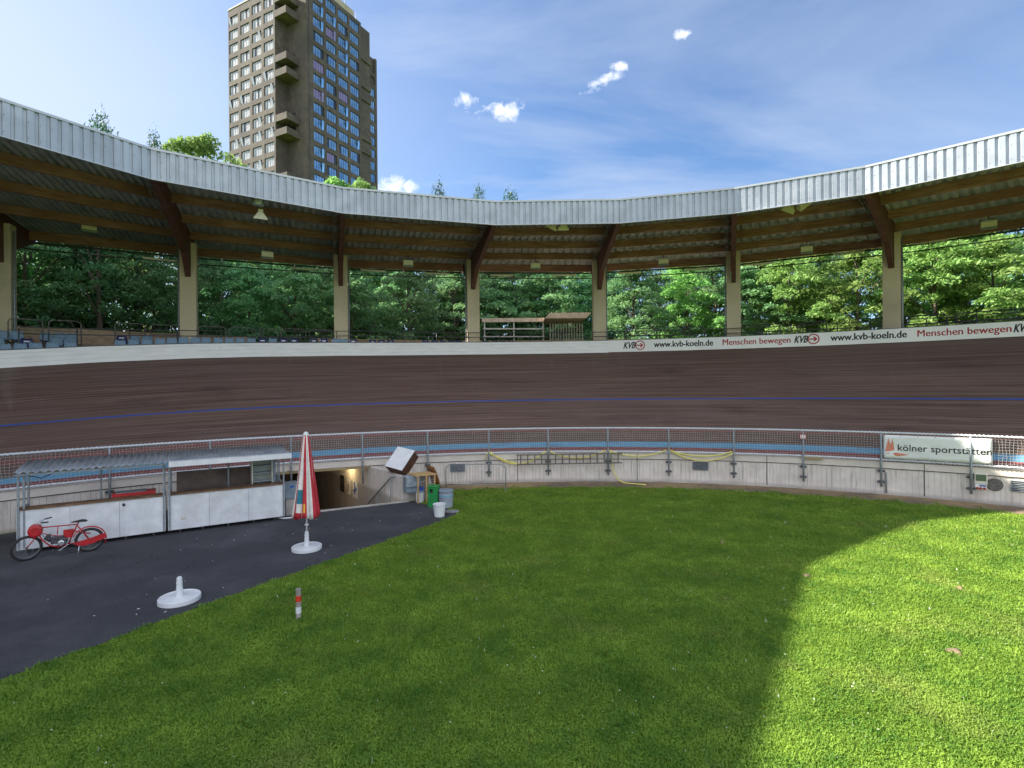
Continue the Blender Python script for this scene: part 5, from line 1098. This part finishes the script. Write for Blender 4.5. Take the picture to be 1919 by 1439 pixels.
# ------------------------------------------------------------------ tower block
def tower():
    Cn = Vector((-38.5, 98.5, 0)); l = Vector((-.887, .462, 0)).normalized(); r = Vector((.462, .887, 0)).normalized()
    # left face axis l (going left), right face axis r (going back). outward: left face -r, right face -l
    t_ = thing('tower_block', 'tall brown concrete high rise with rows of windows and stacked balconies behind the stand', 'building', Cn)
    M['tower'] = mat('brown_exposed_concrete', (.070, .057, .049), (.125, .105, .088), .9, .9, .3, 6, c3=(.055, .047, .042), s3=.12, detail=9)
    M['tframe'] = mat('dark_window_frame', (.016, .015, .016), rough=.5)
    def glass(nm, c_, ro=.06, me=.0, sp=.8): m = mat(nm, c_, rough=ro, metal=me, spec=sp); return m
    M['gl'] = mat('curtained_pane', (.30, .31, .35), (.48, .48, .52), .8, .10, spec=.9); M['gr'] = mat('sky_glass', (.10, .24, .42), (.34, .52, .74), .35, .05, spec=1.0, metal=.6); M['gd'] = glass('dark_pane', (.02, .025, .035), .05); M['gp'] = glass('lilac_curtain_pane', (.22, .17, .36), .1)  # sky_glass carries the blue sky reflection in its base colour
    ZTOP = 80.4; a0, a1 = 5.0, 18.8; dn = 2.9; FH = 2.77; NR = 14
    Q = lambda x, y, z: Cn + l*x + r*y + Vector((0, 0, z))
    REC = .32
    # left block: front plane y=-dn ; x from a0..a1
    mb = MB()
    mb.par(Q(a0, -dn+REC, 0), l*(a1-a0), r*(14+dn), (0, 0, ZTOP-.4)); mb.build('wall', M['tower'], t_)
    mb = MB(); mb.par(Q(.0, .02, 0), l*a0, r*1.6, (0, 0, ZTOP+3)); mb.build('wall', M['tower'], t_)          # recessed core wall
    mb = MB(); mb.par(Q(REC, 1.7, 0), l*(a1-2), r*(12.9), (0, 0, ZTOP)); mb.build('wall', M['tower'], t_)
    # right face main zone y 0..14.6 ; plane x=0 ; windows y 1.7..14.6
    top = 78.95
    # left facade strips
    pitch = (a1-a0)/4; ww = 2.72; wh = 1.82
    mb = MB()
    xs = []
    for k in range(4): xs.append(a0+.42+k*pitch+.0)
    px_ = [a0]+[x for k in range(4) for x in (xs[k], xs[k]+ww)]+[a1]
    for k in range(0, len(px_), 2): mb.par(Q(px_[k], -dn, 0), l*(px_[k+1]-px_[k]), r*(REC-.005), (0, 0, ZTOP))
    for f_ in range(-1, 28):
        zt_ = top-FH*f_-wh if f_ >= 0 else ZTOP
        z0_ = top-FH*(f_+1)+.0 if f_ >= 0 else top
        if zt_ < 3: break
        for k in range(4): mb.par(Q(xs[k]+.001, -dn+.004, z0_), l*(ww-.002), r*(REC-.01), (0, 0, zt_-z0_-(0 if f_ >= 0 else .005)))
    mb.build('facade_grid', M['tower'], t_)
    mb = MB(); mb.par(Q(a0-.1, -dn-.06, ZTOP), l*(a1-a0+.2), r*.5, (0, 0, .30)); mb.build('parapet_cap', M['tower_cap'] if 'tower_cap' in M else mat('light_cap', (.35, .33, .31), rough=.8), t_)
    # right facade strips
    yb, pr = 1.75, 3.22; wr = 2.60; ys = [yb+pr*k for k in range(4)]
    mb = MB(); py_ = [0.0]+[y for k in range(4) for y in (ys[k], ys[k]+wr)]+[14.6]
    ZR = 82.6
    for k in range(0, len(py_), 2): mb.par(Q(0, py_[k]+(.022 if k == 0 else 0), 0) - l*.002, l*(REC-.005), r*(py_[k+1]-py_[k]-(.022 if k == 0 else 0)), (0, 0, ZR))
    topR = 81.75
    for f_ in range(-1, 29):
        zt_ = topR-FH*f_-wh if f_ >= 0 else ZR; z0_ = topR-FH*(f_+1) if f_ >= 0 else topR
        if zt_ < 3: break
        for k in range(4): mb.par(Q(.004, ys[k]+.001, z0_), l*(REC-.01), r*(wr-.002), (0, 0, zt_-z0_-(0 if f_ >= 0 else .005)))
    mb.build('facade_grid', M['tower'], t_)
    mb = MB(); mb.par(Q(-.02, .62, 0), l*.03, r*.12, (0, 0, ZR)); mb.build('joint', M['tframe'], t_)
    # right rear block, set back
    yr0, yr1, xr = 14.6, 21.9, 2.2
    mb = MB(); mb.par(Q(xr+.32, 14.61, 0), l*12, r*(yr1-14.62), (0, 0, 79.2)); mb.par(Q(REC, 14.0, 0), l*8, r*3.6, (0, 0, 82.3)); mb.build('wall', M['tower'], t_)
    mb = MB(); mb.par(Q(xr, 17.7, 0), l*.31, r*1.0, (0, 0, 79.3)); mb.par(Q(xr, 21.2, 0), l*.31, r*.7, (0, 0, 79.3))
    for f_ in range(0, 26): z = 77.6-FH*f_; mb.par(Q(xr+.003, 18.701, z-FH), l*.3, r*2.498, (0, 0, FH-wh)); 
    mb.build('facade_grid', M['tower'], t_)
    # rooftop plant room
    mb = MB(); mb.par(Q(.9, 3.5, ZTOP), l*8, r*10, (0, 0, 4.3)); mb.build('plant_room', mat('beige_render', (.33, .29, .21), (.42, .37, .28), .5, .85), t_)
    mb = MB(); mb.tube([Q(2.5, 12.5, 82), Q(2.5, 12.5, 87.5)], .07, 6); mb.tube([Q(1, 14.2, 82), Q(1, 14.2, 85)], .05, 6); mb.build('antenna', M['steel'], t_)
    # balconies
    def balc(org, ax_, ay_, sx, sy, z):
        mb = MB(); mb.par(org+Vector((0, 0, z)), ax_*sx, ay_*sy, (0, 0, .22)); w_ = .16
        mb.par(org+Vector((0, 0, z+.221)), ax_*sx, ay_*w_, (0, 0, 1.05)); mb.par(org+ay_*(w_+.001)+Vector((0, 0, z+.221)), ax_*w_, ay_*(sy-w_), (0, 0, 1.05)); mb.par(org+ax_*(sx-w_)+ay_*(w_+.001)+Vector((0, 0, z+.221)), ax_*w_, ay_*(sy-w_), (0, 0, 1.05)); mb.build('balcony', M['tower'], t_)
    for f_ in (0, 1, 4.08, 5.08, 8.15, 9.15, 12.2, 13.2): balc(Q(1.9, -dn-.02, 0), l, r, a0-1.92, dn+.03, 77.6-FH*f_-.25)
    for f_ in (.8, 2.9, 3.9, 7.0, 8.0): balc(Q(-.02, 14.62, 0), l, r, xr-.0, 3.0, 77.2-FH*f_)
    # dark loggia doors
    for f_ in (0, 1, 4, 5, 8, 9):
        mb = MB(); mb.par(Q(3.0, -.03+.0, 77.6-FH*f_), l*1.2, r*.045, (0, 0, 2.0)); mb.build('door', M['tframe'], t_)
    # windows
    lights = [M['tframe'], M['gl'], M['gr'], M['gd'], M['gp']]
    cache = {}
    def winmesh(w_, h_, pane, variant):
        key = (w_, pane, variant)
        if key in cache: return cache[key]
        f1 = MB(); fr = .07
        f1.par((0, 0, 0), (w_, 0, 0), (0, .08, 0), (0, 0, fr)); f1.par((0, 0, h_-fr), (w_, 0, 0), (0, .08, 0), (0, 0, fr)); 
        for k in range(5): f1.par((k*(w_-fr)/4, .001, fr+.001), (fr, 0, 0), (0, .078, 0), (0, 0, h_-2*fr-.002))
        f2 = MB(); cw = (w_-fr)/4
        for k in range(4):
            x = k*cw+fr; c2 = cw-fr
            if variant == k+1: # tilted open leaf
                f2.m = pane; f2.add([(x, -.05, fr), (x+c2, -.05, fr), (x+c2*.72, -.34, h_-fr), (x-c2*.28, -.34, h_-fr)], [(0, 1, 2, 3)]); f2.m = 3; f2.add([(x, .06, fr), (x+c2, .06, fr), (x+c2, .06, h_-fr), (x, .06, h_-fr)], [(0, 1, 2, 3)])
            else: f2.m = 3 if variant == 10+k else pane; f2.add([(x, .03, fr), (x+c2, .03, fr), (x+c2, .03, h_-fr), (x, .03, h_-fr)], [(0, 1, 2, 3)])
        o1 = f1.build('window', M['tframe'], t_, local=True); o2 = f2.build('pane', lights, o1, local=True, fix=False); cache[key] = (o1.data, o2.data); bpy.data.objects.remove(o2); bpy.data.objects.remove(o1); return cache[key]
    R3 = random.Random(11); cntw = 0; extra = []
    def win(org, axis, outn, w_, pane, cat_=None):
        nonlocal cntw
        v = R3.choice([0, 0, 0, 1, 4, 4, 11, 12]) if pane == 1 else R3.choice([0, 0, 4, 4, 13, 10, 0]); pn = 4 if (pane == 2 and R3.random() < .08) else pane
        d1_, d2_ = winmesh(w_, wh, pn, v)
        # local x along axis, y inward
        Mx = Matrix(((axis.x, -outn.x, 0, 0), (axis.y, -outn.y, 0, 0), (0, 0, 1, 0), (0, 0, 0, 1))); loc = org-Cn
        o1 = bpy.data.objects.new('window', d1_); COL.objects.link(o1); o1.parent = t_; o1.matrix_local = Matrix.Translation(loc) @ Mx
        o2 = bpy.data.objects.new('pane', d2_); COL.objects.link(o2); o2.parent = o1; cntw += 1
    for f_ in range(0, 14):
        z = top-FH*f_-wh
        for k in range(4):
            if f_ == 13 and k > 1: continue
            win(Q(xs[k]+ww, -dn+.15, z), -l, -r, ww, 1)
    n0 = cntw
    for f_ in range(0, 18):
        z = topR-FH*f_-wh
        for k in range(4):
            if f_ <= 0 or cntw >= 100: continue
            win(Q(.15, ys[k], z), r, -l, wr, 2)
    rest = MB()
    fr = .07
    for f_ in range(0, 19):
        z = topR-FH*f_-wh
        for k in range(4):
            if f_ > 0 and (n0 + (f_-1)*4+k) < 100: continue
            o = Q(.16, ys[k], z); rest.m = 2; rest.par(o, r*wr, l*.05, (0, 0, wh)); rest.m = 0
            for j in range(5): rest.par(o-l*.03+r*(j*(wr-fr)/4), r*fr, l*.028, (0, 0, wh))
    for f_ in range(3, 19):
        z = 77.6-FH*f_-wh+FH; o = Q(xr+.14, 18.75, z); rest.m = 2; rest.par(o, r*2.4, l*.05, (0, 0, wh)); rest.m = 0
        for j in range(5): rest.par(o-l*.03+r*(j*(2.4-fr)/4), r*fr, l*.028, (0, 0, wh))
    tag(rest.build('window_rows', [M['tframe'], M['gl'], M['gr']], t_), kind='stuff')
tower()
# ------------------------------------------------------------------ trees
def tree_mesh(seed, H_, rad_, leafm, dens=1.0, lay=.35, crown0=.18, leaf=.15, loose=0):
    g = np.random.default_rng(seed); rr = random.Random(seed)
    mbt = MB(); pts = [(0, 0, -.3)]; x = y = 0
    for k in range(1, 7): x += rr.uniform(-.12, .12); y += rr.uniform(-.12, .12); pts.append((x, y, H_*.86*k/6))
    mbt.tube(pts, [.26, .22, .19, .16, .12, .08, .03], 7)
    npad = int(120*dens); cen = []
    for i in range(npad):
        u = (i+.5)/npad; hz = crown0+(1-crown0)*u**.9
        # crown radius profile
        pr = math.sin(min(1, (1-hz)/(1-crown0)*1.15+.04)*PI*.62)**.8
        a = rr.random()*2*PI; lob = 1+.22*math.sin(3*a+seed)+.14*math.sin(5*a+hz*9)
        rd = rad_*pr*lob*(.30+.72*math.sqrt(rr.random())); c_ = (rd*cos(a), rd*sin(a), H_*hz+rr.uniform(-.3, .3)); cen.append((c_, a, pr))
        if i % 5 == 0:
            zb_ = max(.8, c_[2]-1.6-rd*.35); mbt.tube([(0, 0, zb_), (c_[0]*.5, c_[1]*.5, zb_+(c_[2]-zb_)*.65), (c_[0]*.95, c_[1]*.95, c_[2]-.1)], [.06, .04, .015], 4, cap=False)
    nl = 150; V = []; 
    for (cx, cy, cz), a, pr in cen:
        sr = rr.uniform(.7, 1.35); n = int(nl*sr*(0.55 if loose else 1)); th = g.random(n)*2*PI; ra = sr*np.sqrt(g.random(n)); 
        px_, py_ = ra*np.cos(th), ra*np.sin(th)*.75; zz_ = -lay*(ra/sr)**2*sr*.9 + g.normal(0, .10+.10*loose, n)
        X = cx+px_*cos(a)-py_*sin(a); Y = cy+px_*sin(a)+py_*cos(a); Z = cz+zz_+(.25*px_*-.6)
        V.append(np.stack([X, Y, Z], 1))
    Pn = np.concatenate(V); n = len(Pn); nrm = g.normal(0, .55, (n, 3)); nrm[:, 2] += 1.0; nrm /= np.linalg.norm(nrm, axis=1)[:, None]
    t1 = np.cross(nrm, g.normal(0, 1, (n, 3))); t1 /= np.linalg.norm(t1, axis=1)[:, None]; t2 = np.cross(nrm, t1)
    sz = (leaf*(.6+.8*g.random(n)))[:, None]; Q4 = np.stack([Pn-t1*sz, Pn+t2*sz*.42, Pn+t1*sz, Pn-t2*sz*.42], 1).reshape(-1, 3).astype(np.float32)
    me = bpy.data.meshes.new('crown'); me.vertices.add(len(Q4)); me.vertices.foreach_set('co', Q4.ravel()); me.loops.add(len(Q4)); me.loops.foreach_set('vertex_index', np.arange(len(Q4), dtype=np.int32)); me.polygons.add(n); me.polygons.foreach_set('loop_start', np.arange(0, len(Q4), 4, dtype=np.int32)); me.polygons.foreach_set('loop_total', np.full(n, 4, dtype=np.int32)); me.materials.append(leafm); me.update()
    tr = mbt.build('trunk', M['bark'], None, local=True, fix=False); trm = tr.data; bpy.data.objects.remove(tr); return trm, me, H_
TP = {'a': [tree_mesh(s_, 16, 4.2, M['leaf_a'], 1.15) for s_ in (1, 2, 3)], 'b': [tree_mesh(s_, 16, 3.9, M['leaf_b'], 1.2, .2, .12, .13) for s_ in (4, 5)], 'c': [tree_mesh(s_, 16, 4.4, M['leaf_c'], 1.0, .4, .2, .16) for s_ in (6, 7)]}
TP['t'] = [tree_mesh(10, 16, 3.6, M['leaf_d'], .8, .2, .25, .12, 1), tree_mesh(13, 16, 3.2, M['leaf_d'], .7, .25, .25, .12, 1)]
TP['l'] = [tree_mesh(9, 16, 4.0, M['leaf_c'], .9, .2, .3, .12, 1)]
KD = {'a': 'locust tree with feathery sprays', 'b': 'dense dark green bushy tree', 'c': 'yellow green layered tree', 'l': 'loose airy crowned tree', 't': 'loose dark tree'}
trs = []
def tree(kind, idx, loc, h, w_=1.0, lbl=None, rz=None):
    trm, cm, H_ = TP[kind][idx % len(TP[kind])]; s_ = h/H_; o = bpy.data.objects.new('tree', None); COL.objects.link(o); o.location = loc; o.rotation_euler = (0, 0, rz if rz is not None else random.random()*6.28); o.scale = (s_*w_, s_*w_, s_)
    a = bpy.data.objects.new('trunk', trm); COL.objects.link(a); a.parent = o; b = bpy.data.objects.new('crown', cm); COL.objects.link(b); b.parent = o
    tag(o, lbl or '?', 'tree', 'trees behind the stand'); trs.append((o, kind)); return o
seq = 'bbbaabcabaaababaaaacacccac'; R5 = random.Random(21)
ths = np.arange(-60, 63, 5.0)
for i, t0_ in enumerate(ths):
    kd = 'a' if t0_ < 12 else R5.choice('aac' if t0_ < 22 else 'cca'); kd = R5.choice('bba') if t0_ < -32 else kd
    if -30 < t0_ < -12 and R5.random() < .35: kd = 'c'
    rr_ = (6.5 if -13 < t0_ < 9 else 0) + 42.5+R5.uniform(-.6, 1.8) + (1.5 if t0_ < -40 else 0); tree(kd, i, pol(float(t0_)+R5.uniform(-.8, .8), rr_, 0), R5.uniform(13.0, 15.2)+(4.2 if t0_ < -34 else 0), R5.uniform(.85, 1.05)*(.8 if t0_ < -34 else 1))
for i, t0_ in enumerate(np.arange(-58, 60, 5.4)):
    kd = R5.choice('aab') if t0_ < 20 else R5.choice('acc'); 
    tree(kd, i+1, pol(float(t0_)+R5.uniform(-1, 1), 49+R5.uniform(-1, 2), 0), R5.uniform(15.0, 17.2)+(4.0 if t0_ < -36 else 0), 1.0)
for i, t0_ in enumerate(np.arange(-60, 62, 5.4)):
    tree(R5.choice('aab'), i+1, pol(float(t0_)+R5.uniform(-1, 1), 57+R5.uniform(-1, 2), 0), R5.uniform(16.5, 19.0), 1.15)
def poke(px, py, R, kind, w_, lbl): q = onR(px, py, R); tree(kind, 1, pol(theta(q), R, 0), q.z, w_, lbl)
for i, t0_ in enumerate(np.arange(-122, -63, 5.2)): tree(R5.choice('ab'), i, pol(float(t0_), 44+R5.uniform(-1, 2), 0), R5.uniform(21, 23), .9)  # unseen trees added far left, made tall to block the low sun
poke(192, 222, 47, 't', .42, 'slim dark tree top poking above the left roof edge'); poke(287, 255, 47, 't', .30, 'small dark tree tip above the roof left of the broad crown')
poke(372, 258, 56, 'c', .80, 'broad olive green tree crown left of the tower foot'); poke(625, 330, 62, 'c', .75, 'yellow green tree crown at the foot of the tower, left one'); poke(688, 341, 62, 'c', .60, 'yellow green tree crown at the foot of the tower, right one')
poke(825, 348, 52, 't', .32, 'thin sparse tree tip right of the tower above the roof edge'); poke(895, 355, 50, 't', .30, 'small tree tip above the middle of the roof'); poke(958, 366, 50, 't', .50, 'low tree tip barely above the lowest part of the roof')
# labels for the other trees: count them per kind and row from left to right
bays = [(-90, 'left of the leftmost full column'), (-38, 'in the first opening from the left'), (-24.6, 'in the opening left of the middle column pair'), (-9.4, 'behind the timber shelter opening'), (4.9, 'in the opening right of the shelter'), (17.5, 'in the opening before the rightmost column'), (31.5, 'in the last opening at the right')]
seen = {}
for o, kd in sorted(trs, key=lambda x: theta(x[0].location)):
    if o['label'] != '?': continue
    th = theta(o.location); R_d = (Vector(o.location)-C0).length; row = 'front row' if R_d < 46.5 else ('second row' if R_d < 53 else 'rear row')
    key = (kd, row); seen[key] = seen.get(key, 0)+1; n_ = seen[key]
    o['label'] = '%s, %s of its kind in the %s' % (KD[kd], ordn[min(n_-1, 24)], row + ' from left')
    o['group'] = 'trees of the %s behind the stand' % row
bpy.context.view_layer.update()
